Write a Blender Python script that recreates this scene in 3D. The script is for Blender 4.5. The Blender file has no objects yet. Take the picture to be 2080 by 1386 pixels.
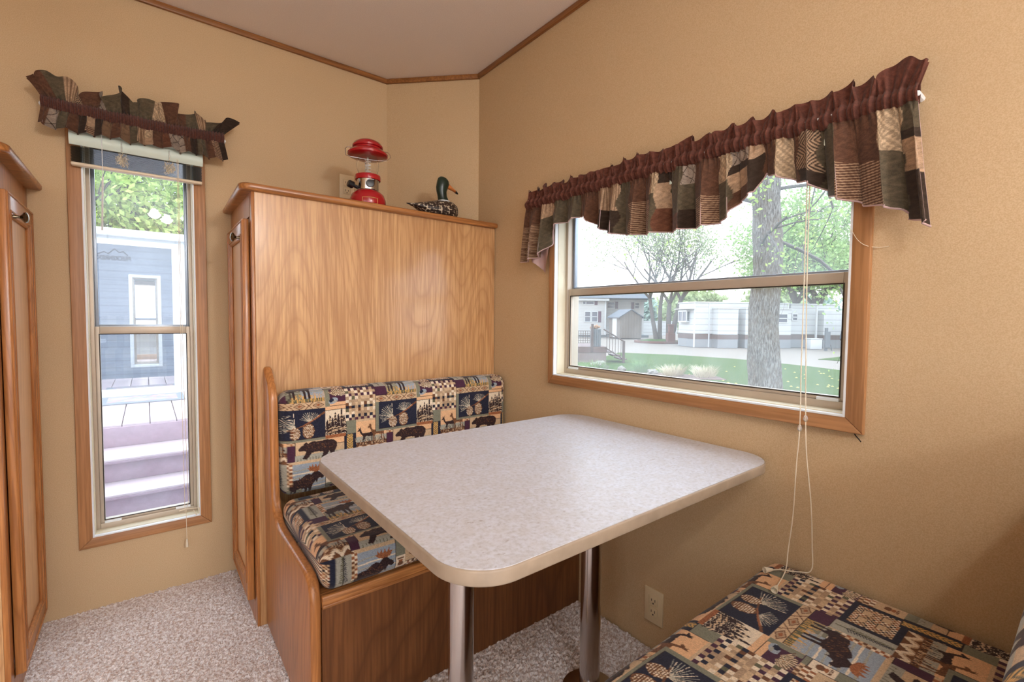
import bpy, bmesh, math, random
import numpy as np
from mathutils import Vector, Matrix
PI = math.pi
random.seed(7)
rng = np.random.default_rng(11)
sc = bpy.context.scene
COL = sc.collection

# ------------------------------------------------------------------ camera
FPX = 948.06
YAW, PIT, ROL = 0.66449003, 0.04605929, 0.00956126
fw = Vector((math.sin(YAW)*math.cos(PIT), math.cos(YAW)*math.cos(PIT), -math.sin(PIT)))
rt = Vector((math.cos(YAW), -math.sin(YAW), 0))
up = rt.cross(fw)
rt2 = rt*math.cos(ROL) + up*math.sin(ROL)
up2 = -rt*math.sin(ROL) + up*math.cos(ROL)
cd = bpy.data.cameras.new('camera')
cam = bpy.data.objects.new('camera', cd)
COL.objects.link(cam)
m = Matrix((rt2, up2, -fw)).transposed().to_4x4()
m.translation = Vector((0, 0, 1.104))
cam.matrix_world = m
cd.sensor_fit = 'HORIZONTAL'; cd.sensor_width = 36.0
cd.lens = FPX/2080*36.0
cd.clip_start = 0.01; cd.clip_end = 400
sc.camera = cam

# ------------------------------------------------------------------ sky, exposure
sc.view_settings.view_transform = 'Standard'
sc.view_settings.look = 'None'
sc.view_settings.gamma = 1.0
sc.view_settings.exposure = 0.48
sc.view_settings.use_curve_mapping = False
wd = bpy.data.worlds.new('sky'); sc.world = wd; wd.use_nodes = True
nt = wd.node_tree; nt.nodes.clear()
wo = nt.nodes.new('ShaderNodeOutputWorld'); bg = nt.nodes.new('ShaderNodeBackground')
tc = nt.nodes.new('ShaderNodeTexCoord'); sep = nt.nodes.new('ShaderNodeSeparateXYZ')
rp = nt.nodes.new('ShaderNodeValToRGB')
rp.color_ramp.elements[0].position = 0.06; rp.color_ramp.elements[0].color = (0.62, 0.62, 0.64, 1)
rp.color_ramp.elements[1].position = 0.40; rp.color_ramp.elements[1].color = (0.76, 0.87, 1.0, 1)
nt.links.new(tc.outputs['Generated'], sep.inputs[0]); nt.links.new(sep.outputs['Z'], rp.inputs[0])
nt.links.new(rp.outputs[0], bg.inputs[0]); nt.links.new(bg.outputs[0], wo.inputs[0])
bg.inputs[1].default_value = 3.9

# ------------------------------------------------------------------ lamps (a ceiling fixture behind the camera and two added ones)
def lamp(name, loc, power, rad, col=(0.97, 0.98, 1.0), parent=None):
    ld = bpy.data.lights.new(name, 'POINT'); ld.energy = power; ld.shadow_soft_size = rad; ld.color = col
    o = bpy.data.objects.new(name, ld); COL.objects.link(o); o.location = loc
    if parent: o.parent = parent
    return o
LAMP_P = 8.5        # each bulb of the armed lamps
BOUNCE_P = 1.5       # the dome lamp added over the dinette as fill

# ------------------------------------------------------------------ helpers
def srgb(r, g, b):
    f = lambda v: (v/255/12.92) if v/255 <= 0.04045 else ((v/255+0.055)/1.055)**2.4
    return (f(r), f(g), f(b), 1.0)

class MB:
    def __init__(s):
        s.bm = bmesh.new()
    def _merge(s, b, mat=0):
        me = bpy.data.meshes.new('t'); b.to_mesh(me); b.free()
        n0 = len(s.bm.faces); s.bm.from_mesh(me); bpy.data.meshes.remove(me)
        s.bm.faces.ensure_lookup_table()
        if mat:
            for f in s.bm.faces[n0:]: f.material_index = mat
    def box(s, x0, x1, y0, y1, z0, z1, bev=0.0, seg=2, mat=0, rot=0.0, piv=None, M=None):
        b = bmesh.new(); bmesh.ops.create_cube(b, size=1)
        for v in b.verts:
            v.co = Vector(((x0+x1)/2+v.co.x*(x1-x0), (y0+y1)/2+v.co.y*(y1-y0), (z0+z1)/2+v.co.z*(z1-z0)))
        if bev: bmesh.ops.bevel(b, geom=b.edges[:], offset=bev, segments=seg, affect='EDGES', profile=0.5)
        if M is not None: bmesh.ops.transform(b, matrix=M, verts=b.verts)
        s._merge(b, mat); return s
    def tube(s, pts, r, n=8, closed=False, mat=0, cap=True):
        pts = [Vector(p) for p in pts]; N = len(pts); rs = r if isinstance(r, (list, tuple)) else [r]*N
        b = bmesh.new(); rings = []
        prev = None
        for i, p in enumerate(pts):
            t = (pts[(i+1) % N]-pts[i-1]) if closed else (pts[min(i+1, N-1)]-pts[max(i-1, 0)])
            t.normalize()
            if prev is None:
                a = Vector((0, 0, 1)) if abs(t.z) < .9 else Vector((1, 0, 0))
                u = t.cross(a).normalized()
            else:
                u = (prev - t*prev.dot(t))
                u = u.normalized() if u.length > 1e-6 else t.orthogonal().normalized()
            prev = u; w = t.cross(u)
            rings.append([b.verts.new(p+(u*math.cos(2*PI*k/n)+w*math.sin(2*PI*k/n))*rs[i]) for k in range(n)])
        M_ = N if closed else N-1
        for i in range(M_):
            A, B = rings[i], rings[(i+1) % N]
            for k in range(n): b.faces.new((A[k], A[(k+1) % n], B[(k+1) % n], B[k]))
        if cap and not closed:
            b.faces.new(rings[0][::-1]); b.faces.new(rings[-1])
        s._merge(b, mat); return s
    def lathe(s, prof, c=(0, 0, 0), n=32, axis='z', mat=0, M=None):
        b = bmesh.new(); rings = []
        for r, z in prof:
            r = max(r, 1e-5)
            rings.append([b.verts.new((r*math.cos(2*PI*k/n), r*math.sin(2*PI*k/n), z)) for k in range(n)])
        for i in range(len(rings)-1):
            A, B = rings[i], rings[i+1]
            for k in range(n): b.faces.new((A[k], A[(k+1) % n], B[(k+1) % n], B[k]))
        bmesh.ops.remove_doubles(b, verts=b.verts, dist=2e-5)
        if axis == 'x': bmesh.ops.rotate(b, matrix=Matrix.Rotation(PI/2, 3, 'Y'), verts=b.verts)
        if axis == 'y': bmesh.ops.rotate(b, matrix=Matrix.Rotation(-PI/2, 3, 'X'), verts=b.verts)
        if M is not None: bmesh.ops.transform(b, matrix=M, verts=b.verts)
        bmesh.ops.translate(b, vec=Vector(c), verts=b.verts)
        s._merge(b, mat); return s
    def prism(s, poly, axis, lo, hi, bev=0.0, seg=2, mat=0, M=None):
        """poly: 2D outline in the plane normal to axis, (a,b) = the other two axes in xyz order"""
        b = bmesh.new()
        def P(a, c, t):
            return {'x': (t, a, c), 'y': (a, t, c), 'z': (a, c, t)}[axis]
        lo_v = [b.verts.new(P(a, c, lo)) for a, c in poly]; hi_v = [b.verts.new(P(a, c, hi)) for a, c in poly]
        b.faces.new(lo_v); b.faces.new(hi_v[::-1]); n = len(poly)
        for i in range(n): b.faces.new((lo_v[i], hi_v[i], hi_v[(i+1) % n], lo_v[(i+1) % n]))
        bmesh.ops.recalc_face_normals(b, faces=b.faces)
        if bev:
            cap = [e for e in b.edges if len(e.link_faces) == 2 and any(len(f.verts) == n and n != 4 or (f.normal.length > 0 and abs(f.normal['xyz'.index(axis)]) > .99) for f in e.link_faces)]
            bmesh.ops.bevel(b, geom=cap, offset=bev, segments=seg, affect='EDGES', profile=0.5)
        if M is not None: bmesh.ops.transform(b, matrix=M, verts=b.verts)
        s._merge(b, mat); return s
    def poly(s, pts, mat=0):
        vs = [s.bm.verts.new(p) for p in pts]; f = s.bm.faces.new(vs); f.material_index = mat; return s
    def frame(s, plane, at0, at1, a0, a1, b0, b1, w, bev=0.0, mat=0):
        """rectangular ring; plane 'y' -> (a=x, b=z), plane 'x' -> (a=y, b=z). w = (left,right,bottom,top)"""
        l, r, bt, tp = w if isinstance(w, (tuple, list)) else (w,)*4
        for A in ((a0, a0+l, b0, b1), (a1-r, a1, b0, b1), (a0+l, a1-r, b0, b0+bt), (a0+l, a1-r, b1-tp, b1)):
            if plane == 'y': s.box(A[0], A[1], at0, at1, A[2], A[3], bev, mat=mat)
            else: s.box(at0, at1, A[0], A[1], A[2], A[3], bev, mat=mat)
        return s
    def blob(s, c, r, sub=3, amp=0.15, freq=2.0, seed=0, mat=0):
        b = bmesh.new(); bmesh.ops.create_icosphere(b, subdivisions=sub, radius=1)
        from mathutils import noise
        for v in b.verts:
            k = 1+amp*noise.noise(v.co*freq+Vector((seed*7.1, seed*3.3, 0)))*1.6
            v.co = Vector((c[0]+v.co.x*r[0]*k, c[1]+v.co.y*r[1]*k, c[2]+v.co.z*r[2]*k))
        s._merge(b, mat); return s
    def build(s, name, mats, parent=None, smooth=35):
        org = parent_origin(parent)
        bm = s.bm
        if org.length: bmesh.ops.translate(bm, vec=-org, verts=bm.verts)
        me = bpy.data.meshes.new(name); bm.to_mesh(me); bm.free()
        for mt in (mats if isinstance(mats, (list, tuple)) else [mats]): me.materials.append(mt)
        if smooth:
            me.polygons.foreach_set('use_smooth', [True]*len(me.polygons))
            try: me.set_sharp_from_angle(angle=math.radians(smooth))
            except Exception: pass
        o = bpy.data.objects.new(name, me); COL.objects.link(o)
        if parent: o.parent = parent
        return o

ORG = {}
def parent_origin(p):
    v = Vector((0, 0, 0))
    while p is not None:
        v += p.location; p = p.parent
    return v
def tag(o, label=None, cat=None, group=None, kind=None):
    if label: o['label'] = label
    if cat: o['category'] = cat
    if group: o['group'] = group
    if kind: o['kind'] = kind
    return o
def thing(name, loc, label, cat, group=None):
    o = bpy.data.objects.new(name, None); COL.objects.link(o); o.location = loc; o.empty_display_size = .1
    return tag(o, label, cat, group)
def struct(mb, name, mats, label=None, smooth=35):
    return tag(mb.build(name, mats, smooth=smooth), label, None, None, 'structure')
def structthing(name, loc, label=None):
    o = bpy.data.objects.new(name, None); COL.objects.link(o); o.location = loc
    return tag(o, label, None, None, 'structure')
def npmesh(name, verts, quads, mats, cols=None, parent=None, smooth=True):
    me = bpy.data.meshes.new(name)
    org = parent_origin(parent)
    v = np.asarray(verts, dtype=np.float32).reshape(-1, 3) - np.array(org[:], dtype=np.float32)
    q = np.asarray(quads, dtype=np.int32)
    nv, nf, k = len(v), len(q), q.shape[1]
    me.vertices.add(nv); me.vertices.foreach_set('co', v.ravel())
    me.loops.add(nf*k); me.loops.foreach_set('vertex_index', q.ravel())
    me.polygons.add(nf); me.polygons.foreach_set('loop_start', np.arange(0, nf*k, k, dtype=np.int32))
    me.polygons.foreach_set('loop_total', np.full(nf, k, dtype=np.int32))
    me.polygons.foreach_set('use_smooth', np.full(nf, smooth))
    me.update(calc_edges=True); me.validate()
    if cols is not None:
        ca = me.color_attributes.new('weave', 'FLOAT_COLOR', 'POINT')
        c4 = np.ones((nv, 4), dtype=np.float32); c4[:, :3] = cols
        ca.data.foreach_set('color', c4.ravel())
    for mt in (mats if isinstance(mats, (list, tuple)) else [mats]): me.materials.append(mt)
    o = bpy.data.objects.new(name, me); COL.objects.link(o)
    if parent: o.parent = parent
    return o
def grid_quads(nu, nv, closed_v=False):
    i = np.arange(nu-1)[:, None]; j = np.arange(nv if closed_v else nv-1)[None, :]
    j2 = (j+1) % nv
    a = i*nv+j; b = (i+1)*nv+j; c = (i+1)*nv+j2; d = i*nv+j2
    return np.stack([a, b, c, d], -1).reshape(-1, 4)

# ------------------------------------------------------------------ materials
class Mat:
    def __init__(s, name):
        s.m = bpy.data.materials.new(name); s.m.use_nodes = True
        s.nt = s.m.node_tree; s.b = s.nt.nodes['Principled BSDF']; s.out = s.nt.nodes['Material Output']
    def n(s, t, **kw):
        nd = s.nt.nodes.new('ShaderNode'+t)
        for k, v in kw.items(): setattr(nd, k, v)
        return nd
    def l(s, a, b): s.nt.links.new(a, b)
    def coord(s, scale=(1, 1, 1), kind='Object'):
        t = s.n('TexCoord'); mp = s.n('Mapping'); mp.inputs['Scale'].default_value = scale
        s.l(t.outputs[kind], mp.inputs[0]); return mp.outputs[0]
    def noise(s, vec, scale, detail=3, rough=.5, dist=0.0):
        n = s.n('TexNoise'); n.inputs['Scale'].default_value = scale; n.inputs['Detail'].default_value = detail
        n.inputs['Roughness'].default_value = rough; n.inputs['Distortion'].default_value = dist
        s.l(vec, n.inputs['Vector']); return n.outputs['Fac']
    def ramp(s, fac, stops, interp='LINEAR'):
        r = s.n('ValToRGB'); cr = r.color_ramp; cr.interpolation = interp
        while len(cr.elements) < len(stops): cr.elements.new(0.5)
        for e, (p, c) in zip(cr.elements, stops): e.position = p; e.color = c
        s.l(fac, r.inputs[0]); return r.outputs[0]
    def math(s, op, a, b=None, c=None):
        n = s.n('Math', operation=op)
        for i, v in enumerate((a, b, c)):
            if v is None: continue
            if isinstance(v, (int, float)): n.inputs[i].default_value = v
            else: s.l(v, n.inputs[i])
        return n.outputs[0]
    def mix(s, fac, a, b, mode='MIX'):
        n = s.n('Mix', data_type='RGBA', blend_type=mode)
        for i, v in ((0, fac), (6, a), (7, b)):
            if isinstance(v, (int, float)): n.inputs[i].default_value = v
            elif isinstance(v, tuple): n.inputs[i].default_value = v
            else: s.l(v, n.inputs[i])
        return n.outputs[2]
    def col(s, v):
        if isinstance(v, tuple): s.b.inputs['Base Color'].default_value = v
        else: s.l(v, s.b.inputs['Base Color'])
        return s
    def set(s, **kw):
        for k, v in kw.items():
            s.b.inputs[{'rough': 'Roughness', 'metal': 'Metallic', 'spec': 'Specular IOR Level', 'coat': 'Coat Weight', 'coatr': 'Coat Roughness', 'trans': 'Transmission Weight', 'ior': 'IOR', 'sheen': 'Sheen Weight', 'sub': 'Subsurface Weight', 'alpha': 'Alpha'}[k]].default_value = v
        return s
    def bump(s, h, strength=.3, dist=.001):
        n = s.n('Bump'); n.inputs['Strength'].default_value = strength; n.inputs['Distance'].default_value = dist
        s.l(h, n.inputs['Height']); s.l(n.outputs[0], s.b.inputs['Normal']); return s

def plain(name, c, rough=.5, metal=0, var=.06, spec=.5, **kw):
    t = Mat(name); v = t.coord()
    n = t.noise(v, 30, 4)
    lo = tuple(x*(1-var) for x in c[:3])+(1,); hi = tuple(min(1, x*(1+var)) for x in c[:3])+(1,)
    t.col(t.ramp(n, [(.3, lo), (.7, hi)])).set(rough=rough, metal=metal, spec=spec, **kw)
    return t.m

def wood(name, light, dark, axis='z', rings=9.0, across=5.0, rough=.33, along=.75, contrast=.75, spec=.5, off=0.0):
    t = Mat(name)
    sc3 = [across, across, across]; sc3['xyz'.index(axis)] = along
    v = t.coord(tuple(sc3))
    if off:
        a = t.n('VectorMath', operation='ADD'); a.inputs[1].default_value = (off, off*.7, off*1.3); t.l(v, a.inputs[0]); v = a.outputs[0]
    big = t.noise(v, 1.0, 1.2, .35, .15)
    ph = t.math('MULTIPLY', big, rings*6.283*1.6)
    fr = t.math('FRACT', t.math('MULTIPLY', ph, .3183))
    w = t.ramp(fr, [(0, (.1, .1, .1, 1)), (.10, (.55, .55, .55, 1)), (.45, (1, 1, 1, 1)), (.86, (.8, .8, .8, 1)), (1, (.1, .1, .1, 1))])
    s2 = [140, 140, 140]; s2['xyz'.index(axis)] = 5
    pores = t.noise(t.coord(tuple(s2)), 1.0, 3, .6)
    s3 = [30, 30, 30]; s3['xyz'.index(axis)] = 1.0
    streak = t.noise(t.coord(tuple(s3)), 1.0, 3, .6)
    base = t.mix(t.math('MULTIPLY', t.math('SUBTRACT', 1.0, w), contrast), light, dark)
    base = t.mix(t.ramp(streak, [(.35, (0, 0, 0, 1)), (.75, (1, 1, 1, 1))]), base, t.mix(.45, base, dark))
    base = t.mix(t.ramp(pores, [(.42, (.55, .55, .55, 1)), (.56, (0, 0, 0, 1))]), base, dark)
    t.col(base).set(rough=rough, spec=spec)
    t.bump(pores, .08, .0006)
    return t.m

OAK_L, OAK_D = srgb(214, 168, 116), srgb(164, 112, 66)
m_oak_panel = wood('oak_laminate_panel', OAK_L, OAK_D, 'z', rings=10, across=3.3, along=.55, rough=.40, contrast=.52)
for nd in m_oak_panel.node_tree.nodes:
    if nd.type == 'BSDF_PRINCIPLED': nd.inputs['Coat Weight'].default_value = .7; nd.inputs['Coat Roughness'].default_value = .16
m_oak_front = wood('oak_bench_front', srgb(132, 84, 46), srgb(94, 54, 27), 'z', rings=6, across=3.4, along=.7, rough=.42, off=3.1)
m_oak_front.name = 'oak_bench_front'
m_oak_x = wood('oak_rail_x', srgb(190, 128, 72), srgb(132, 80, 40), 'x', rings=5, across=9, along=.8, rough=.3)
m_oak_y = wood('oak_rail_y', srgb(190, 128, 72), srgb(132, 80, 40), 'y', rings=5, across=9, along=.8, rough=.3)
m_oak_z = wood('oak_stile_z', srgb(196, 132, 76), srgb(146, 90, 46), 'z', rings=5, across=9, along=.8, rough=.28)
m_door_panel = wood('oak_door_centre', srgb(222, 178, 132), srgb(196, 146, 98), 'z', rings=5, across=5, along=.7, rough=.35, contrast=.5)
m_casing_z = wood('casing_vertical', srgb(186, 134, 88), srgb(144, 98, 56), 'z', rings=2, across=26, along=.9, rough=.45, contrast=.35)
m_casing_x = wood('casing_along_x', srgb(184, 132, 86), srgb(142, 96, 56), 'x', rings=2, across=26, along=.9, rough=.45, contrast=.35)
m_casing_y = wood('casing_along_y', srgb(184, 132, 86), srgb(142, 96, 56), 'y', rings=2, across=26, along=.9, rough=.45, contrast=.35)
m_trim_x = wood('ceiling_trim_x', srgb(168, 112, 60), srgb(112, 68, 32), 'x', rings=3, across=20, along=.9, rough=.4, contrast=.6)
m_trim_y = wood('ceiling_trim_y', srgb(168, 112, 60), srgb(112, 68, 32), 'y', rings=3, across=20, along=.9, rough=.4, contrast=.6)

def wallpaper():
    t = Mat('tan_wallpaper'); v = t.coord()
    n = t.noise(v, 420, 2, .6); n2 = t.noise(v, 3.0, 3)
    c = t.ramp(n, [(.35, srgb(195, 165, 126)), (.65, srgb(211, 185, 147))])
    c = t.mix(t.ramp(n2, [(.3, (0, 0, 0, 1)), (.7, (.25, .25, .25, 1))]), c, srgb(197, 168, 130))
    t.col(c).set(rough=.62, spec=.25); t.bump(n, .25, .0006)
    return t.m
m_wall = wallpaper()
def ceil_mat():
    t = Mat('ceiling_board'); v = t.coord(); n = t.noise(v, 300, 3, .6)
    t.col(t.ramp(n, [(.35, srgb(230, 216, 204)), (.65, srgb(240, 228, 217))])).set(rough=.8, spec=.2); t.bump(n, .3, .0008)
    return t.m
m_ceil = ceil_mat()
def carpet_mat():
    t = Mat('cut_pile_carpet'); v = t.coord()
    vo = t.n('TexVoronoi'); vo.inputs['Scale'].default_value = 230; t.l(v, vo.inputs['Vector'])
    n = t.noise(v, 90, 4, .7); n2 = t.noise(v, 7, 2)
    c = t.ramp(vo.outputs['Color'], [(.08, srgb(184, 162, 150)), (.35, srgb(240, 236, 236)), (.9, srgb(252, 250, 250))])
    c = t.mix(t.ramp(n, [(.38, (1, 1, 1, 1)), (.55, (0, 0, 0, 1))]), c, srgb(188, 166, 154))
    c = t.mix(t.math('MULTIPLY', n2, .3), c, srgb(196, 172, 158))
    t.col(c).set(rough=1, spec=.1); t.bump(vo.outputs['Distance'], .4, .003)
    return t.m
m_carpet = carpet_mat()
def counter_mat():
    t = Mat('speckled_table_laminate'); v = t.coord()
    n = t.noise(v, 120, 5, .65); n2 = t.noise(v, 34, 4, .6); n3 = t.noise(t.coord((1, 1.8, 1)), 75, 3, .5)
    c = t.ramp(n, [(.34, srgb(182, 179, 180)), (.52, srgb(200, 200, 206)), (.7, srgb(206, 208, 216))])
    c = t.mix(t.ramp(n2, [(.36, (.4, .4, .4, 1)), (.62, (0, 0, 0, 1))]), c, srgb(186, 180, 174))
    c = t.mix(t.ramp(n3, [(.27, (.6, .6, .6, 1)), (.33, (0, 0, 0, 1))]), c, srgb(150, 136, 126))
    t.col(c).set(rough=.36, spec=.26)
    return t.m
m_table = counter_mat()
m_tedge = plain('table_edge_laminate', srgb(160, 142, 122), .5, var=.1)
m_chrome = plain('chrome_pole', srgb(205, 200, 198), .16, 1.0, .02)
m_brass = plain('aged_brass', srgb(120, 110, 92), .25, 1.0, .1)
m_cream = plain('cream_vinyl', srgb(222, 212, 186), .45, var=.03)
m_white = plain('white_vinyl', srgb(232, 236, 238), .4, var=.02)
m_alu = plain('taupe_aluminium', srgb(190, 176, 158), .42, .25, .03)
m_grey_alu = plain('grey_aluminium', srgb(150, 160, 172), .35, .5, .03)
m_plate = plain('outlet_plastic', srgb(226, 208, 172), .35, var=.02)
m_dark = plain('dark_slot', srgb(40, 30, 24), .6)
m_cord = plain('cream_cord', srgb(232, 220, 196), .6)
m_clear = Mat('clear_plastic').col((1, 1, 1, 1)).set(rough=.08, trans=.85, ior=1.4).m
m_black = plain('black_knob', srgb(28, 28, 30), .35)
m_red = plain('red_enamel', srgb(170, 14, 26), .22, var=.05, coat=.4)
m_paper = plain('white_paper', srgb(225, 232, 240), .6)

def glass(name, haze=.1, refl=.08, tint=(0.97, 0.98, 0.99, 1), lines=False):
    t = Mat(name); t.nt.nodes.remove(t.b)
    tr = t.n('BsdfTransparent'); tr.inputs[0].default_value = tint
    gl = t.n('BsdfGlossy'); gl.inputs['Roughness'].default_value = .01
    tl = t.n('BsdfTranslucent'); tl.inputs[0].default_value = (.9, .95, 1, 1)  # pale scatter mixed into the pane, imitates glare haze over the bright view
    m1 = t.n('MixShader'); m2 = t.n('MixShader')
    n = t.noise(t.coord(), 9, 4, .6)
    t.l(t.math('MULTIPLY', n, haze*2), m1.inputs[0]); t.l(tr.outputs[0], m1.inputs[1]); t.l(tl.outputs[0], m1.inputs[2])
    m2.inputs[0].default_value = refl; t.l(m1.outputs[0], m2.inputs[1]); t.l(gl.outputs[0], m2.inputs[2])
    t.l(m2.outputs[0], t.out.inputs[0])
    return t.m
m_glass = glass('hazy_window_glass', .05, .04)
m_glass2 = glass('hazy_wide_window_glass', .06, .04)
m_lglass = Mat('lantern_glass').col((1, 1, 1, 1)).set(rough=.03, trans=1.0, ior=1.35).m

def weave_mat(name, rough=.95, bscale=900, sheen=.15):
    t = Mat(name); a = t.n('Attribute', attribute_name='weave')
    n = t.noise(t.coord(), bscale, 2, .6)
    c = t.mix(1.0, a.outputs['Color'], t.ramp(n, [(.3, (.72, .72, .72, 1)), (.7, (1.1, 1.1, 1.1, 1))]), 'MULTIPLY')
    t.col(c).set(rough=rough, spec=.15, sheen=sheen); t.bump(n, .35, .0008)
    return t.m
m_tapestry = weave_mat('lodge_tapestry')
m_valance = weave_mat('patchwork_chenille', bscale=700)
m_lining = plain('pink_lining', srgb(190, 160, 156), .8)

# ------------------------------------------------------------------ the tapestry repeat (woven pattern), 0.356 x 0.350 m
TW, TH = 0.356, 0.350
RES = 0.0007
NW, NH = int(round(TW/RES)), int(round(TH/RES))
TILE = np.zeros((NH, NW, 3), dtype=np.float32)
UU, VV = np.meshgrid((np.arange(NW)+.5)*RES, (np.arange(NH)+.5)*RES)
r2 = np.random.default_rng(5)
C = dict(navy=(36, 37, 52), burg=(72, 40, 58), sage=(124, 122, 104), grey=(160, 156, 142), tan=(196, 166, 132), cream=(222, 204, 178),
         peach=(218, 172, 130), brown=(110, 72, 48), dark=(52, 36, 36), gold=(204, 158, 92), mid=(168, 140, 112), blue=(148, 157, 166), olive=(96, 92, 70), rust=(150, 92, 58))
C = {k: np.array(srgb(*v)[:3], dtype=np.float32) for k, v in C.items()}
def wrapd(a, L):
    return (a+L/2) % L - L/2
def uv_rel(u0, v0):
    """coordinates relative to (u0,v0), wrapped into [0,T)"""
    return (UU-u0) % TW, (VV-v0) % TH
def put(mask, c, var=.12):
    n = 1+var*(r2.random(mask.sum()).astype(np.float32)[:, None]-.5)*2
    TILE[mask] = np.clip((C[c] if isinstance(c, str) else c)*n, 0, 1)
def rect(u0, u1, v0, v1, c, var=.12, line=True):
    a, b = uv_rel(u0, v0); mk = (a < u1-u0) & (b < v1-v0); put(mk, c, var)
    if line:
        e = mk & ((a < .0012) | (b < .0012)); put(e, 'dark', .2)
    return mk
def polyfill(pts, u0, v0, w, h, c, var=.3, flip=False):
    a, b = uv_rel(u0, v0)
    a = np.where(a > TW*.75, a-TW, a); b = np.where(b > TH*.75, b-TH, b)
    x = a/w; y = b/h
    if flip: x = 1-x
    ins = np.zeros(x.shape, bool); n = len(pts)
    for i in range(n):
        x1, y1 = pts[i]; x2, y2 = pts[(i+1) % n]
        if y1 == y2: continue
        cnd = ((y1 > y) != (y2 > y)) & (x < (x2-x1)*(y-y1)/(y2-y1)+x1)
        ins ^= cnd
    put(ins, c, var); return ins
def seg(u0, v0, u1, v1, wd, c, var=.2):
    a = wrapd(UU-u0, TW); b = wrapd(VV-v0, TH); du, dv = u1-u0, v1-v0
    L2 = du*du+dv*dv; t = np.clip((a*du+b*dv)/L2, 0, 1)
    put(np.hypot(a-t*du, b-t*dv) < wd, c, var)
def ell(u, v, ru, rv, c, ang=0, var=.2):
    a = wrapd(UU-u, TW); b = wrapd(VV-v, TH); x = a*math.cos(ang)+b*math.sin(ang); y = -a*math.sin(ang)+b*math.cos(ang)
    mk = (x/ru)**2+(y/rv)**2 < 1; put(mk, c, var); return mk
def checks(u0, u1, v0, v1, nu, nv, cols, seed=1):
    r = np.random.default_rng(seed); a, b = uv_rel(u0, v0); mk = (a < u1-u0) & (b < v1-v0)
    i = np.minimum((a/(u1-u0)*nu).astype(int), nu-1); j = np.minimum((b/(v1-v0)*nv).astype(int), nv-1)
    for ii in range(nu):
        for jj in range(nv):
            c = cols[0][r.integers(len(cols[0]))] if (ii+jj) % 2 == 0 else cols[1][r.integers(len(cols[1]))]
            put(mk & (i == ii) & (j == jj), c, .22)
BEAR = [(0.02, .62), (.0, .55), (.05, .48), (.14, .5), (.2, .42), (.16, .25), (.10, .08), (.2, .02), (.26, .1), (.33, .32), (.4, .35), (.55, .34), (.62, .3), (.6, .1), (.58, .03), (.68, .02), (.72, .12), (.78, .3), (.82, .12), (.82, .02), (.92, .02), (.92, .25), (.97, .45), (.98, .7), (.9, .88), (.7, .94), (.5, .9), (.35, .95), (.25, .85), (.2, .93), (.16, .88), (.13, .8), (.06, .72)]
MOOSE = [(0, .35), (.03, .5), (.12, .58), (.3, .6), (.45, .70), (.55, .72), (.62, .68), (.70, .76), (.8, .78), (.88, .70), (.97, .64), (.99, .56), (.93, .52), (.85, .56), (.8, .50), (.78, .40), (.74, .48), (.68, .42), (.62, .3), (.62, .0), (.57, .0), (.55, .25), (.5, .3), (.50, .0), (.45, .0), (.43, .28), (.3, .31), (.2, .28), (.19, .0), (.14, .0), (.13, .22), (.09, .25), (.07, .0), (.02, .0), (.04, .25)]
ANTL = [(.70, .76), (.58, .80), (.50, .90), (.56, .88), (.56, .98), (.62, .90), (.66, 1.0), (.70, .88), (.75, 1.0), (.79, .88), (.87, 1.0), (.88, .90), (.96, .92), (.90, .80), (.80, .76)]
DEER = [(0, .72), (.05, .78), (.10, .82), (.06, .94), (.13, .86), (.18, .96), (.19, .84), (.22, .7), (.28, .58), (.5, .56), (.75, .6), (.9, .55), (.95, .4), (.97, .0), (.93, .0), (.9, .3), (.82, .33), (.8, 0), (.76, 0), (.76, .33), (.5, .36), (.42, .31), (.42, 0), (.38, 0), (.37, .31), (.33, 0), (.29, 0), (.3, .38), (.22, .48), (.15, .62), (.12, .70), (.03, .68)]
LT, DK = ['cream', 'tan', 'cream', 'mid', 'tan'], ['mid', 'brown', 'navy', 'olive', 'burg', 'tan']
rect(0, TW, 0, TH, 'tan', .15, False)
# lower band: sage, paws, strips
rect(.283, .356, .0, .105, 'sage'); rect(.284, .312, .012, .055, 'cream')
rect(.312, .356, .03, .085, 'tan'); checks(.312, .356, .0, .03, 6, 3, (['cream', 'tan'], ['brown', 'rust']), 3)
for (pu, pv) in ((.298, .033), (.334, .057)):
    ell(pu, pv-.004, .009, .007, 'brown'); ell(pu, pv+.006, .007, .004, 'rust')
    for k in range(5): ell(pu-.008+k*.004, pv+.013, .0015, .003, 'brown')
# bear panel
rect(.183, .356, .105, .172, 'tan'); rect(.183, .356, .105, .125, 'grey', line=False); rect(.300, .356, .15, .172, 'peach')
for k in range(16): seg(.19+k*.01, .106, .192+k*.01, .116, .0008, 'olive')
polyfill(BEAR, .192, .108, .135, .066, 'dark', .5)
for k in range(40):
    u, v = .215+r2.random()*.095, .14+r2.random()*.022; seg(u, v, u+.004, v+.001, .0006, 'brown')
# moose on a pale lake
rect(.159, .283, .309, .445, 'blue'); rect(.159, .205, .320, .375, 'sage', line=False)
for k in range(7): seg(.162, .345+k*.013, .28, .349+k*.013, .0022, 'cream' if k % 2 else 'grey')
rect(.159, .283, .309, .322, 'olive')
for k in range(46): 
    u = .16+r2.random()*.12; seg(u, .310, u+r2.normal()*.003, .330+r2.random()*.012, .0006, 'gold')
polyfill(MOOSE, .163, .322, .116, .118, 'dark', .5); polyfill(ANTL, .163, .322, .116, .118, 'rust', .4)
for k in range(40):
    u, v = .185+r2.random()*.055, .362+r2.random()*.035; seg(u, v, u+.003, v-.003, .0007, 'brown')
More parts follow.
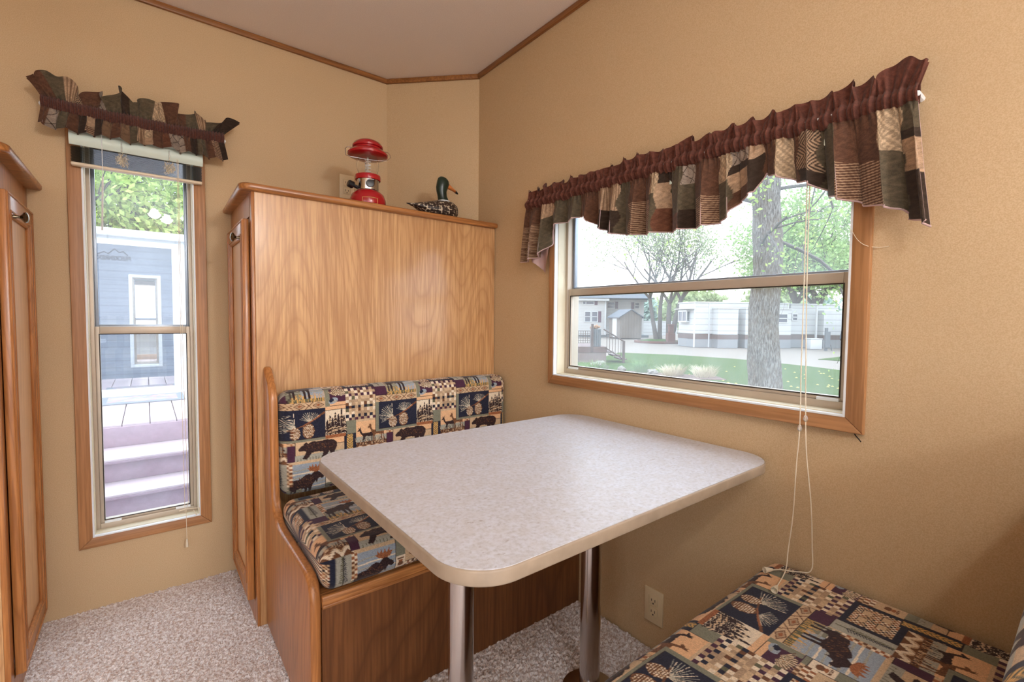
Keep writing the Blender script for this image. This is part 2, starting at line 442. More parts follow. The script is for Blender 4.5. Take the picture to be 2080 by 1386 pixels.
# leaf panel and navy frame
rect(.112, .157, .345, .455, 'grey'); seg(.134, .352, .134, .448, .0009, 'olive')
for k in range(15):
    v = .372+k*.005; L = .011*(1-k/22)
    seg(.134, v, .134-L, v+.006, .0011, 'olive'); seg(.134, v, .134+L, v+.006, .0011, 'navy')
rect(-.002, .112, .348, .455, 'navy', .3); checks(.010, .100, .359, .437, 18, 16, (['cream', 'tan'], ['brown', 'dark', 'rust']), 5)
for (a, b) in ((.022, .372), (.058, .372), (.022, .405), (.058, .405)):
    rect(a, a+.022, b, b+.016, 'tan')
# two column check strip beside the moose
checks(.157, .172, .372, .455, 2, 12, (['cream', 'tan'], ['brown', 'rust']), 6)
# zig-zag band
a, b = uv_rel(.037, .100); mk = (a < .126) & (b < .026); z = (b-.013) + .009*(2*np.abs(((a/.032) % 1)-.5)*2-1)
put(mk, 'brown', .25); put(mk & (np.abs(z) < .006), 'cream', .15); put(mk & (np.abs(z-.009) < .002), 'tan', .15)
# navy stripes with gold chevrons
rect(-.006, .037, .085, .177, 'navy', .3); a, b = uv_rel(.005, .086); mk = (a < .020) & (b < .090)
put(mk, 'olive', .2); put(mk & (((b-np.abs(a-.010))/.009) % 1 < .6), 'gold', .25)
# deer
rect(.037, .157, .126, .219, 'peach'); rect(.037, .157, .126, .160, 'grey', line=False); rect(.037, .157, .126, .139, 'brown', .5, line=False)
for k in range(70):
    u = .04+r2.random()*.115; seg(u, .128, u+r2.normal()*.004, .135+r2.random()*.022, .0006, 'tan' if k % 2 else 'dark')
polyfill(DEER, .042, .138, .072, .060, 'dark', .5); polyfill(DEER, .082, .136, .068, .078, 'brown', .5)
rect(.0, .037, .177, .226, 'sage')
# little checks and burgundy
checks(.157, .183, .162, .216, 3, 6, (['cream', 'tan'], ['brown', 'rust']), 7); rect(.157, .183, .105, .162, 'burg')
# pine cones and needles on navy inside a sage corner
rect(.112, .284, .172, .284, 'sage'); rect(.125, .284, .180, .284, 'navy', .3)
def needles(cu, cv, L, a0, a1, n):
    for k in range(n):
        an = math.radians(a0+(a1-a0)*k/(n-1)); l = L*(.85+.15*r2.random())
        seg(cu, cv, cu+l*math.cos(an), cv+l*math.sin(an), .0008, 'grey' if k % 3 else 'cream')
needles(.183, .222, .055, 95, 200, 14); needles(.232, .240, .038, 35, 160, 12)
seg(.16, .214, .21, .228, .0018, 'brown'); seg(.21, .228, .245, .246, .002, 'rust'); seg(.245, .246, .28, .268, .0026, 'rust'); seg(.268, .262, .284, .268, .003, 'brown')
def cone(cu, cv, ru, rv):
    mk = ell(cu, cv, ru, rv, 'brown', 0, .4)
    n = 0; dv = .0062
    for j in range(-8, 9):
        for i in range(-6, 7):
            u = cu+(i+(j % 2)*.5)*.0058; v = cv+j*dv*.8
            if ((u-cu)/ru)**2+((v-cv)/rv)**2 < .86:
                ell(u, v, .0025, .0017, 'cream' if (i+j) % 3 else 'tan', 0, .15)
cone(.190, .194, .0165, .021) if False else None
cone(.183, .203, .017, .022); cone(.227, .208, .020, .027)
# trees on cream
rect(.284, .356, .172, .290, 'cream'); rect(.284, .356, .172, .184, 'rust', .4, line=False); rect(.284, .356, .274, .29, 'peach')
for k, (tu, h) in enumerate(((.291, .055), (.300, .070), (.309, .062), (.319, .080), (.330, .072), (.341, .092), (.350, .064))):
    b0 = .184
    seg(tu, b0, tu, b0+h, .0009, 'dark')
    nn = int(h/.0042)
    for j in range(nn):
        f = j/nn; L = .0095*(1-f)+.0012; v = b0+.006+f*h*.95
        cc = 'dark' if r2.random() < .75 else 'tan'
        seg(tu, v, tu-L*(.7+.5*r2.random()), v-.004, .0013, cc); seg(tu, v, tu+L*(.7+.5*r2.random()), v-.004, .0013, cc)
# bird with feathers
rect(.284, .356, .287, .352, 'burg'); rect(.284, .300, .287, .350, 'sage', line=False); rect(.300, .356, .287, .300, 'peach')
for k in range(46):
    an = math.radians(20+130*k/45); l = .026+.014*r2.random(); u, v = .330+.010*math.cos(an), .318+.006*math.sin(an)
    seg(u, v, u+l*math.cos(an)*.8, v+l*math.sin(an)*.8, .0007, ['cream', 'brown', 'olive', 'tan'][k % 4])
ell(.312, .306, .017, .010, 'blue', .3); ell(.306, .308, .009, .006, 'navy', .3); ell(.318, .304, .008, .003, 'grey', .2)
# checkerboard
checks(.0, .113, .226, .348, 10, 11, (['cream', 'tan', 'cream', 'mid'], ['mid', 'brown', 'tan', 'mid', 'olive']), 8)
a, b = uv_rel(0, .226); i = (a/.0113).astype(int); j = (b/.01109).astype(int); mk = (a < .113) & (b < .122)
put(mk & (i % 2 == 0) & ((j == 1) | (j == 4)), 'navy', .3); put(mk & (i % 2 == 1) & ((j == 8) | (j == 10) | (j == 0)), 'burg', .35)
# diamond band, burgundy block
rect(.113, .284, .284, .309, 'tan'); a, b = uv_rel(.113, .284); mk = (a < .171) & (b < .025)
for k, cu in enumerate((.022, .085, .148)):
    d = np.abs(a-cu)/.021+np.abs(b-.0125)/.0115
    put(mk & (d < 1), 'brown', .2); put(mk & (d < .78), 'mid', .2); put(mk & (d < .4), 'rust', .2)
for cu in (.0535, .1165):
    put(mk & (np.abs(np.abs(a-cu)-np.abs(b-.0125)*1.1) < .0018), 'brown', .2)
rect(.112, .159, .309, .345, 'burg')
TILE *= (0.90+0.2*r2.random(TILE.shape[:2])[..., None]).astype(np.float32)
def tapestry(u, v):
    iu = (np.floor((u % TW)/RES)).astype(int) % NW; iv = (np.floor((v % TH)/RES)).astype(int) % NH
    return np.clip(TILE[iv, iu]*1.12, 0, 1)

def cushion(name, x0, x1, a0, a1, b0, b1, rad, mapper, label, cat, step=.002, xstep=None, puff=.006, T=None, seed=1):
    """closed upholstered block: rounded profile in (a,b) swept along x; mapper(x,s) -> (u,v) on the tapestry, s = arc length from the middle of the top face"""
    xstep = xstep or step
    hw, hh = (a1-a0)/2, (b1-b0)/2; ca, cb = (a0+a1)/2, (b0+b1)/2
    def prof(d, nseg):
        r = max(rad-d, .002); w, h = hw-d, hh-d
        pts = []
        nt, ns, nc = nseg
        # start middle of top (+b), go toward -a
        for k in range(nt): pts.append((-(w-r)*k/nt, h))
        for k in range(nc): t = PI/2*k/nc; pts.append((-(w-r)-r*math.sin(t), h-r+r*math.cos(t)))
        for k in range(ns): pts.append((-w, (h-r)-(2*(h-r))*k/ns))
        for k in range(nc): t = PI/2*k/nc; pts.append((-(w-r)-r*math.cos(t), -(h-r)-r*math.sin(t)))
        for k in range(2*nt): pts.append((-(w-r)+2*(w-r)*k/(2*nt), -h))
        for k in range(nc): t = PI/2*k/nc; pts.append(((w-r)+r*math.sin(t), -(h-r)-r*math.cos(t)))
        for k in range(ns): pts.append((w, -(h-r)+(2*(h-r))*k/ns))
        for k in range(nc): t = PI/2*k/nc; pts.append(((w-r)+r*math.cos(t), (h-r)+r*math.sin(t)))
        for k in range(nt): pts.append(((w-r)*(1-k/nt), h))
        return np.array(pts)
    nseg = (max(4, int((hw-rad)/step)), max(3, int(2*(hh-rad)/step)), max(6, int(rad*1.57/step)))
    P0 = prof(0, nseg); d = np.hypot(*(np.roll(P0, -1, 0)-P0).T); S = np.concatenate([[0], np.cumsum(d)[:-1]]); tot = d.sum()
    S = np.where(S > tot/2, S-tot, S)      # negative = toward +a side
    xs = [(x0+rad*(1-math.cos(PI/2*k/10)), rad-rad*math.sin(PI/2*k/10)) for k in range(10)]
    n = int((x1-x0-2*rad)/xstep); xs += [(x0+rad+(x1-x0-2*rad)*k/n, 0) for k in range(n+1)]
    xs += [(x1-rad+rad*math.sin(PI/2*k/10), rad-rad*math.cos(PI/2*k/10)) for k in range(1, 11)]
    V = []; U = []
    for (x, ins) in xs:
        P = prof(ins, nseg) if ins > 1e-6 else P0.copy()
        V.append(np.column_stack([np.full(len(P), x), P])); U.append(np.column_stack([np.full(len(P), x), S]))
    V = np.array(V); U = np.array(U); nx, npf = V.shape[:2]
    # soft stuffing
    fx = np.clip((V[..., 0]-x0)/(x1-x0), 0, 1); fa = np.clip((V[..., 1]+hw)/(2*hw), 0, 1)
    bulge = puff*np.power(np.clip(4*fx*(1-fx), 0, 1), .4)*np.power(np.clip(4*fa*(1-fa), 0, 1), .5)
    V[..., 2] += bulge*(V[..., 2]/hh)
    ph = seed*1.7
    V[..., 2] += .0015*np.sin(V[..., 0]*23+ph)*np.sin(V[..., 1]*17+ph*2)
    V[..., 1] += ca; V[..., 2] += cb
    verts = V.reshape(-1, 3); nv = len(verts)
    q = grid_quads(nx, npf, True)
    caps = []
    c0 = verts[:npf].mean(0); c1 = verts[-npf:].mean(0)
    verts = np.vstack([verts, c0, c1])
    u, v = mapper(U[..., 0].ravel(), U[..., 1].ravel())
    colr = tapestry(u, v); colr = np.vstack([colr, colr[:1], colr[-1:]])
    k = np.arange(npf); k2 = (k+1) % npf
    t0 = np.column_stack([np.full(npf, nv), k2, k, k]); t1 = np.column_stack([np.full(npf, nv+1), (nx-1)*npf+k, (nx-1)*npf+k2, (nx-1)*npf+k2])
    me = bpy.data.meshes.new(name)
    tris = np.vstack([t0[:, :3], t1[:, :3]])
    if T is not None:
        verts = T(verts)
    org = verts.mean(0)
    me.from_pydata((verts-org).tolist(), [], q.tolist()+tris.tolist())
    me.polygons.foreach_set('use_smooth', [True]*len(me.polygons))
    cat_ = me.color_attributes.new('weave', 'FLOAT_COLOR', 'POINT'); c4 = np.ones((len(verts), 4), dtype=np.float32); c4[:, :3] = colr
    cat_.data.foreach_set('color', c4.ravel()); me.materials.append(m_tapestry)
    bm = bmesh.new(); bm.from_mesh(me); bmesh.ops.recalc_face_normals(bm, faces=bm.faces); bm.to_mesh(me); bm.free()
    o = bpy.data.objects.new(name, me); COL.objects.link(o); o.location = Vector(org.tolist())
    return tag(o, label, cat)

# ------------------------------------------------------------------ room shell
XR, YL, ZC = 1.32, 2.307, 2.31
XW, YS = -2.0, -2.6           # far sides of the room, behind the camera
WT = 0.10
# carpet: a displaced pile surface
gx = np.arange(-0.36, 0.36, .0028); gy = np.arange(1.15, 2.31, .0028)
GX, GY = np.meshgrid(gx, gy, indexing='ij')
h = rng.random(GX.shape)
h = (h+np.roll(h, 1, 0)+np.roll(h, 1, 1))/3
GZ = (h-.5)*.012
mb = MB()
mb.box(XW, XR, YS, YL, -.05, -.006)
o = struct(mb, 'floor', m_carpet, 'beige and brown flecked cut pile carpet', smooth=0)
pile = npmesh('carpet_pile', np.stack([GX+(rng.random(GX.shape)-.5)*.002, GY+(rng.random(GX.shape)-.5)*.002, GZ], -1).reshape(-1, 3), grid_quads(len(gx), len(gy)), m_carpet, smooth=False)
pile.parent = o; pile['kind'] = 'stuff'
gx = np.arange(.33, XR, .005); gy = np.arange(.3, 1.25, .005)
GX, GY = np.meshgrid(gx, gy, indexing='ij'); h = rng.random(GX.shape); h = (h+np.roll(h, 1, 0))/2
pile2 = npmesh('carpet_pile', np.stack([GX, GY, (h-.5)*.014], -1).reshape(-1, 3), grid_quads(len(gx), len(gy)), m_carpet, smooth=False)
pile2.parent = o; pile2['kind'] = 'stuff'

def wall_with_hole(name, plane, at0, at1, a0, a1, z0, z1, holes, mat, label=None):
    mb = MB(); cur = a0
    B = (lambda p, q, r, s_: mb.box(p, q, at0, at1, r, s_)) if plane == 'y' else (lambda p, q, r, s_: mb.box(at0, at1, p, q, r, s_))
    for (h0, h1, k0, k1) in sorted(holes):
        B(cur, h0, z0, z1); B(h0, h1, z0, k0); B(h0, h1, k1, z1); cur = h1
    B(cur, a1, z0, z1)
    return struct(mb, name, mat, label, smooth=0)
# window openings (inner wood edge)
W1 = (-.172, .160, .280, 1.75)      # x0,x1,z0,z1 in the left wall
W2 = (.379, 1.391, .880, 1.565)      # y0,y1,z0,z1 in the right wall
wall_with_hole('wall_left', 'y', YL, YL+WT, XW-WT, XR+WT, -.05, ZC+.05, [W1], m_wall, 'tan textured wall with the tall narrow window')
wall_with_hole('wall_right', 'x', XR, XR+WT, YS-WT, YL, -.05, ZC+.05, [W2], m_wall, 'tan textured wall with the wide window')
wall_with_hole('wall_back', 'y', YS-WT, YS, XW, XR, -.05, ZC+.05, [(-1.9, 1.0, .12, 2.1)], m_wall, 'wall behind the viewer')  # unseen opening added to bring daylight in from behind
wall_with_hole('wall_side', 'x', XW-WT, XW, YS-WT, YL, -.05, ZC+.05, [(-2.3, -.5, .9, 2.05)], m_wall, 'wall on the far left side')  # unseen opening, sized for the daylight it lets in
# diagonal corner wall
mb = MB(); mb.prism([(.985, YL), (XR, YL), (XR, 1.967)], 'z', 0, ZC)
struct(mb, 'wall_corner', m_wall, 'narrow diagonal wall across the corner', smooth=0)
mb = MB(); mb.box(XW, XR, YS, YL, ZC, ZC+.05); struct(mb, 'ceiling', m_ceil, 'mauve beige textured ceiling', smooth=0)
# paper joint strip on the corner edge
mb = MB(); mb.box(.9835, .9865, YL-.0012, YL, 1.55, ZC-.02); struct(mb, 'trim_4', m_wall, 'thin wallpaper joint at the diagonal wall', smooth=0)
TR = .014
mb = MB(); mb.box(XW, .985, YL-TR, YL, ZC-.022, ZC, .003); struct(mb, 'trim_1', m_trim_x, 'thin oak strip along the ceiling of the left wall')
mb = MB(); mb.box(XR-TR, XR, YS, 1.967, ZC-.022, ZC, .003); struct(mb, 'trim_2', m_trim_y, 'thin oak strip along the ceiling of the right wall')
dl = math.hypot(.335, .340)
Mx = Matrix.Translation((.985, YL, 0)) @ Matrix.Rotation(math.atan2(-.340, .335), 4, 'Z')
mb = MB(); mb.box(-.006, dl+.006, -TR, .002, ZC-.022, ZC, .003, M=Mx); struct(mb, 'trim_3', m_trim_x, 'thin oak strip along the ceiling of the diagonal wall')

# ------------------------------------------------------------------ the room's ceiling fixture, then two added lamps
def ceiling_fixture(x, y, label, power=None, sp=.14):
    t = thing('ceiling_light', (x, y, ZC), label, 'lamp')
    mb = MB(); mb.lathe([(0, ZC), (.09, ZC), (.085, ZC-.03), (.02, ZC-.04), (.018, ZC-.14), (.05, ZC-.15), (.05, ZC-.18), (0, ZC-.18)], (x, y, 0), 24); mb.build('canopy', m_brass, t)
    for k in range(3):
        an = 2*PI*k/3+.4; cx, cy = x+sp*math.cos(an), y+sp*math.sin(an)
        mb = MB(); mb.tube([(x+.03*math.cos(an), y+.03*math.sin(an), ZC-.165), (cx, cy, ZC-.15), (cx, cy, ZC-.20)], .008); mb.build('arm', m_brass, t)
        lamp('bulb_light', (cx-x, cy-y, -.27), power or LAMP_P, .10 if power else .05, parent=t)
        mb = MB(); mb.lathe([(.02, ZC-.19), (.045, ZC-.215), (.07, ZC-.29), (.067, ZC-.29), (.043, ZC-.218), (.02, ZC-.196)], (cx, cy, 0), 24); mb.build('glass_shade', m_lglass, t)
    return t
ceiling_fixture(.19, -.68, 'three armed ceiling lamp behind the viewer')
ceiling_fixture(.66, -2.15, 'added three armed fill lamp far behind the viewer', 41.0, .08)  # unseen lamp added to brighten the left wall, carpet and cabinet side
bounce = thing('ceiling_light', (.40, .50, ZC), 'added dome lamp on the ceiling above the near end of the table', 'lamp')  # added lamp, stands in for flash light thrown back by the ceiling
mb = MB(); mb.lathe([(0, ZC), (.15, ZC), (.15, ZC-.02), (0, ZC-.02)], (.40, .50, 0), 32); mb.build('base_plate', m_white, bounce)
lamp('bounce_light', (0, 0, -.17), BOUNCE_P, .10, parent=bounce)

# ------------------------------------------------------------------ windows
def window(name, plane, W, wall_in, rail, label, outer, gl, casing_mats):
    a0, a1, z0, z1 = W
    s = 1 if plane == 'y' else 1
    t = structthing(name, ((a0+a1)/2, wall_in, z0) if plane == 'y' else (wall_in, (a0+a1)/2, z0), label)
    oa0, oa1, oz0, oz1 = outer
    th = .016
    # mitred oak casing, four boards
    def board(pts, mt):
        mb = MB(); mb.prism(pts, plane, wall_in-th, wall_in, bev=.003)
        mb.build('casing', mt, t)
    board([(oa0, oz0), (oa1, oz0), (a1, z0), (a0, z0)], casing_mats[0])
    board([(oa0, oz1), (a0, z1), (a1, z1), (oa1, oz1)], casing_mats[0])
    board([(oa0, oz0), (a0, z0), (a0, z1), (oa0, oz1)], casing_mats[1])
    board([(oa1, oz0), (oa1, oz1), (a1, z1), (a1, z0)], casing_mats[1])
    # white lip, reveal lining, outer vinyl frame
    mb = MB(); mb.frame(plane, wall_in-th-.001, wall_in+.004, a0-.001, a1+.001, z0-.001, z1+.001, .0045); mb.build('inner_lip', m_white, t)
    mb = MB(); mb.frame(plane, wall_in, wall_in+.045, a0, a1, z0, z1, .006); mb.build('jamb_lining', m_cream, t)
    fr = .018
    mb = MB(); mb.frame(plane, wall_in+.042, wall_in+WT+.01, a0, a1, z0, z1, (fr, fr, .026, fr), .002); mb.build('window_frame', m_alu, t)
    # lower sash (inner track) and upper sash (outer track)
    sw = .014
    mb = MB(); mb.frame(plane, wall_in+.048, wall_in+.066, a0+fr, a1-fr, z0+.026, rail, (sw, sw, .012, .030), .0015); ls = mb.build('lower_sash', m_alu, t)
    mb = MB(); mb.frame(plane, wall_in+.070, wall_in+.088, a0+fr, a1-fr, rail-.022, z1-fr, (sw*.8, sw*.8, .030, .014), .0015); us = mb.build('upper_sash', m_grey_alu, t)
    for sa, at, q0, q1 in ((ls, wall_in+.057, z0+.038, rail-.030), (us, wall_in+.079, rail+.008, z1-fr-.014)):
        mb = MB()
        if plane == 'y': mb.box(a0+fr+sw, a1-fr-sw, at-.0015, at+.0015, q0, q1)
        else: mb.box(at-.0015, at+.0015, a0+fr+sw, a1-fr-sw, q0, q1)
        mb.build('pane', gl, sa, smooth=0)
    # dark gasket line under the meeting rail and above the sill
    mb = MB(); mb.frame(plane, wall_in+.0465, wall_in+.049, a0+fr+sw-.003, a1-fr-sw+.003, z0+.035, rail-.027, .003); mb.build('gasket', m_dark, t)
    # tilt latches on the sill track
    for q in (a0+fr+.012, a1-fr-.062):
        mb = MB()
        if plane == 'y': mb.box(q, q+.05, wall_in+.040, wall_in+.050, z0+.025, z0+.033, .001)
        else: mb.box(wall_in+.040, wall_in+.050, q, q+.05, z0+.025, z0+.033, .001)
        mb.build('latch', m_white, t)
    return t
window('window_1', 'y', W1, YL, 1.062, 'tall narrow double hung window with oak casing', (-.212, .200, .240, 1.79), m_glass, (m_casing_x, m_casing_z))
window('window_2', 'x', W2, XR, 1.230, 'wide double hung window with oak casing', (.341, 1.424, .843, 1.602), m_glass2, (m_casing_y, m_casing_z))

# ------------------------------------------------------------------ oak wardrobe cabinets
def raised_door(parent, x, sgn, y0, y1, z0, z1, knob_y, knob_z, label=None):
    """door in a plane of constant x; sgn=-1: its face looks toward -x"""
    th = .020; f = x+sgn*th
    xa, xb = min(x, f), max(x, f)
    st = .052
    dm = MB()
    dm.frame('x', xa, xb, y0, y1, z0, z1, (st, st, .062, .062), .004)
    d = dm.build('door', m_oak_z, parent)
    inner = x+sgn*.010
    mb = MB(); mb.box(min(x, inner), max(x, inner), y0+st-.004, y1-st+.004, z0+.058, z1-.058); p = mb.build('door_panel', m_door_panel, d)
    # bead moulding around the panel and the raised outer lip
    mb = MB()
    for off, r in ((0.004, .0042), (.013, .003)):
        a0, a1, b0, b1 = y0+st-off+.002, y1-st+off-.002, z0+.062-off+.002, z1-.062+off-.002
        fx = f if off > .01 else (x+sgn*.014)
        for A, B in (((a0, b0), (a1, b0)), ((a1, b0), (a1, b1)), ((a1, b1), (a0, b1)), ((a0, b1), (a0, b0))):
            mb.tube([(fx, A[0], A[1]), (fx, B[0], B[1])], r, 8)
    for off in (.005,):
        a0, a1, b0, b1 = y0+off, y1-off, z0+off, z1-off
        for A, B in (((a0, b0), (a1, b0)), ((a1, b0), (a1, b1)), ((a1, b1), (a0, b1)), ((a0, b1), (a0, b0))):
            mb.tube([(f, A[0], A[1]), (f, B[0], B[1])], .0035, 8)
    mb.build('bead_moulding', m_oak_z, d)
    mb = MB(); prof = [(0, 0), (.006, 0), (.0055, .004), (.0040, .008), (.0040, .014), (.009, .018), (.0150, .022), (.0160, .026), (.0130, .030), (.006, .0325), (0, .033)]
    mb.lathe(prof, (0, 0, 0), 24)
    b = mb.bm; bmesh.ops.rotate(b, matrix=Matrix.Rotation(sgn*PI/2, 3, 'Y'), verts=b.verts); bmesh.ops.translate(b, vec=Vector((f, knob_y, knob_z)), verts=b.verts)
    mb.build('knob', m_brass, d)
    return d

def crown_profile(mb, foot, z0, z1, mat=0):
    mb.prism(foot, 'z', z0, z1, bev=.008, seg=4)
def rounded(poly_pts, idx, r, n=8):
    out = []
    N = len(poly_pts)
    for i, p in enumerate(poly_pts):
        if i not in idx: out.append(p); continue
        p = Vector(p); a = Vector(poly_pts[i-1]); b = Vector(poly_pts[(i+1) % N])
        da = (a-p).normalized(); db = (b-p).normalized()
        ang = da.angle(db); t = r/math.tan(ang/2); pa = p+da*t; pb = p+db*t; cc = p+(da+db).normalized()*(r/math.sin(ang/2))
        a0 = math.atan2(pa.y-cc.y, pa.x-cc.x); a1 = math.atan2(pb.y-cc.y, pb.x-cc.x)
        d = (a1-a0+PI) % (2*PI)-PI
        out += [(cc.x+r*math.cos(a0+d*k/n), cc.y+r*math.sin(a0+d*k/n)) for k in range(n+1)]
    return out

# right cabinet
cab = thing('wardrobe_cabinet', (.8, 2.06, 0), 'tall oak wardrobe cabinet in the corner, broad side behind the far bench', 'cabinet')
g = .002
foot = [(.296, 1.829), (XR-g, 1.829), (XR-g, 1.967-g), (.985-g, YL-g), (.296, YL-g)]
mb = MB(); mb.prism(foot, 'z', .0, 1.534); mb.build('carcass', m_oak_panel, cab, smooth=0)
mb = MB(); mb.box(.300, XR-.003, 1.823, 1.829, .0, 1.534); mb.build('side_panel', m_oak_panel, cab, smooth=0)
mb = MB(); mb.box(.290, .300, 1.823, 1.862, .0, 1.534, .0015); mb.box(.290, .300, 2.24, YL-g, .0, 1.534, .0015); mb.box(.290, .300, 1.862, 2.24, 1.455, 1.534); mb.box(.290, .300, 1.862, 2.24, 0, .075); mb.build('face_frame', m_oak_z, cab)
crown = rounded([(.252, 1.799), (XR-.003, 1.799), (XR-.003, 1.967-.004), (.985-.004, YL-.003), (.262, YL-.003)], {0}, .035)
mb = MB(); mb.prism(crown, 'z', 1.534, 1.558, bev=.009, seg=4); mb.build('crown_top', m_oak_x, cab)
raised_door(cab, .290, -1, 1.868, 2.235, .080, 1.447, 1.915, 1.385)
# left cabinet
cab2 = thing('wardrobe_cabinet', (-.8, 2.06, 0), 'oak wardrobe cabinet cut by the left edge of the picture, left of the narrow window', 'cabinet')
mb = MB(); mb.box(-1.30, -.322, 1.829, YL-g, 0, 1.534); mb.build('carcass', m_oak_panel, cab2, smooth=0)
mb = MB(); mb.box(-1.30, -.326, 1.823, 1.829, .0, 1.534); mb.build('side_panel', m_oak_panel, cab2, smooth=0)
mb = MB(); mb.box(-.326, -.314, 1.823, 1.862, .0, 1.534, .0015); mb.box(-.326, -.314, 2.24, YL-g, .0, 1.534, .0015); mb.box(-.326, -.314, 1.862, 2.24, 1.455, 1.534); mb.box(-.326, -.314, 1.862, 2.24, 0, .075); mb.build('face_frame', m_oak_z, cab2)
crown = rounded([(-1.30, YL-.003), (-1.30, 1.799), (-.276, 1.799), (-.276, YL-.003)], {2}, .035)
mb = MB(); mb.prism(crown, 'z', 1.534, 1.558, bev=.009, seg=4); mb.build('crown_top', m_oak_x, cab2)
raised_door(cab2, -.314, 1, 1.868, 2.235, .080, 1.447, 1.945, 1.385)

# ------------------------------------------------------------------ dinette bench under the cabinet
bench = thing('dinette_bench', (.82, 1.5, 0), 'built in oak dinette bench with a shaped end panel, against the tall cabinet', 'bench')
# end panel outline in (y,z)
def arc(cy, cz, r, a0, a1, n=8): return [(cy+r*math.cos(math.radians(a0+(a1-a0)*k/n)), cz+r*math.sin(math.radians(a0+(a1-a0)*k/n))) for k in range(n+1)]
ep = [(1.237, 0), (1.8215, 0), (1.8215, .925)] + [(1.800, .918)] + arc(1.765, .845, .055, 60, 160, 8)[0:0]
ep = [(1.237, 0.002), (1.8215, 0.002), (1.8215, .93), (1.808, .925), (1.790, .910), (1.768, .890), (1.745, .872), (1.728, .850), (1.722, .82), (1.716, .70), (1.712, .56), (1.704, .500), (1.690, .466), (1.668, .444), (1.640, .432), (1.600, .428), (1.320, .425), (1.285, .421), (1.258, .408), (1.243, .385), (1.237, .355)]
mb = MB(); mb.prism(ep, 'x', .318, .346, bev=.010, seg=4); mb.build('end_panel', m_oak_z, bench)
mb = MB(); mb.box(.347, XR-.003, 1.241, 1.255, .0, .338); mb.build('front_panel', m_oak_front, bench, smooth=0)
mb = MB(); mb.box(.347, XR-.003, 1.236, 1.256, .338, .372, .004); mb.box(.347, XR-.003, 1.232, 1.252, .342, .350, .003); mb.build('top_rail', m_oak_x, bench)
mb = MB(); mb.box(.347, XR-.003, 1.256, 1.820, .355, .372); mb.build('seat_board', m_oak_x, bench, smooth=0)
# long second bench beneath the near cushion
bench2 = thing('dinette_bench', (.9, .25, 0), 'low bench base hidden beneath the near patterned cushion', 'bench')
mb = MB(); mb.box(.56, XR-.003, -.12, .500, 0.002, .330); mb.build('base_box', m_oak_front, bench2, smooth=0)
mb = MB(); mb.box(.55, XR-.003, -.12, .515, .330, .358, .004); mb.build('seat_board', m_oak_x, bench2)
mb = MB(); mb.box(.36, XR-.003, -.175, -.155, 0.002, 1.02, .004); mb.build('shading_partition', m_oak_panel, bench2)  # unseen board added to shade the lower right wall and under the table

# ------------------------------------------------------------------ cushions
def map_left_seat(x, s): return x-.268, (1.4775-s)-1.132
cushion('seat_cushion', .350, XR-.006, 1.236, 1.719, .373, .484, .035, map_left_seat, 'wildlife tapestry seat cushion on the far bench, partly under the table', 'cushion', seed=1)
def map_left_back(x, s):
    hw, r, b1 = .052, .038, .846
    z = (b1-r)-(np.abs(s)-(hw-r)-1.5708*r)
    return x-.567, z-.5
cushion('backrest_cushion', .350, XR-.012, 1.706, 1.810, .486, .846, .038, map_left_back, 'wildlife tapestry backrest cushion leaning on the oak cabinet side', 'cushion', puff=.003, seed=2)
def map_right_seat(x, s): return .891-x, .675-(.2725-s)
cushion('seat_cushion', .47, XR-.006, .012, .533, .359, .474, .035, map_right_seat, 'wildlife tapestry seat cushion on the near bench, in the lower right corner', 'cushion', step=.0016, seed=3)
def map_right_back(x, s):
    z = .9-np.abs(s)
    return .891-x, z
def lean(v):
    # tip the backrest away from the seat about its lower front edge
    c, s_ = math.cos(.13), math.sin(.13); y, z = v[:, 1]-.085, v[:, 2]-.478
    v = v.copy(); v[:, 1] = .085+y*c-z*s_; v[:, 2] = .478+y*s_+z*c
    return v
cushion('backrest_cushion', .42, XR-.010, -.045, .085, .490, .86, .045, map_right_back, 'tapestry backrest cushion at the right edge of the picture', 'cushion', seed=4, T=lean)
mb = MB(); Mt = Matrix.Translation((.555, 1.688, .495)) @ Matrix.Rotation(.25, 4, 'Z') @ Matrix.Rotation(.5, 4, 'X')
mb.box(-.022, .03, -.018, .018, -.0012, .0012, M=Mt); mb.box(-.018, .034, -.012, .02, .0035, .005, M=Mt @ Matrix.Rotation(-.15, 4, 'Y'))
tag(mb.build('folded_paper', m_paper), 'small folded white paper tucked behind the far seat cushion', 'paper')

# ------------------------------------------------------------------ table
tab = thing('dinette_table', (.83, .91, 0), 'speckled laminate dinette table with rounded corners on chrome poles', 'table')
tp = rounded([(.336, .527), (1.316, .527), (1.316, 1.292), (.336, 1.292)], {0, 1, 2, 3}, .092, 14)
mb = MB(); mb.prism(tp, 'z', .714, .739, bev=.0035, seg=3); mb.build('edge_band', m_tedge, tab)
tp2 = rounded([(.339, .530), (1.313, .530), (1.313, 1.289), (.339, 1.289)], {0, 1, 2, 3}, .089, 14)
mb = MB(); mb.prism(tp2, 'z', .739, .7402); mb.build('tabletop', m_table, tab)
for px in (.567, 1.015):
    mb = MB(); mb.lathe([(0, .008), (.0295, .008), (.0305, .70), (0, .70)], (px, .907, 0), 40); mb.build('leg', m_chrome, tab)
    mb = MB(); mb.lathe([(0, .700), (.075, .700), (.08, .713), (0, .713)], (px, .907, 0), 32); mb.build('mounting_plate', m_chrome, tab)
    mb = MB(); mb.lathe([(0, .0), (.085, .0), (.08, .010), (.036, .018), (0, .018)], (px, .907, 0), 32); mb.build('floor_socket', m_chrome, tab)

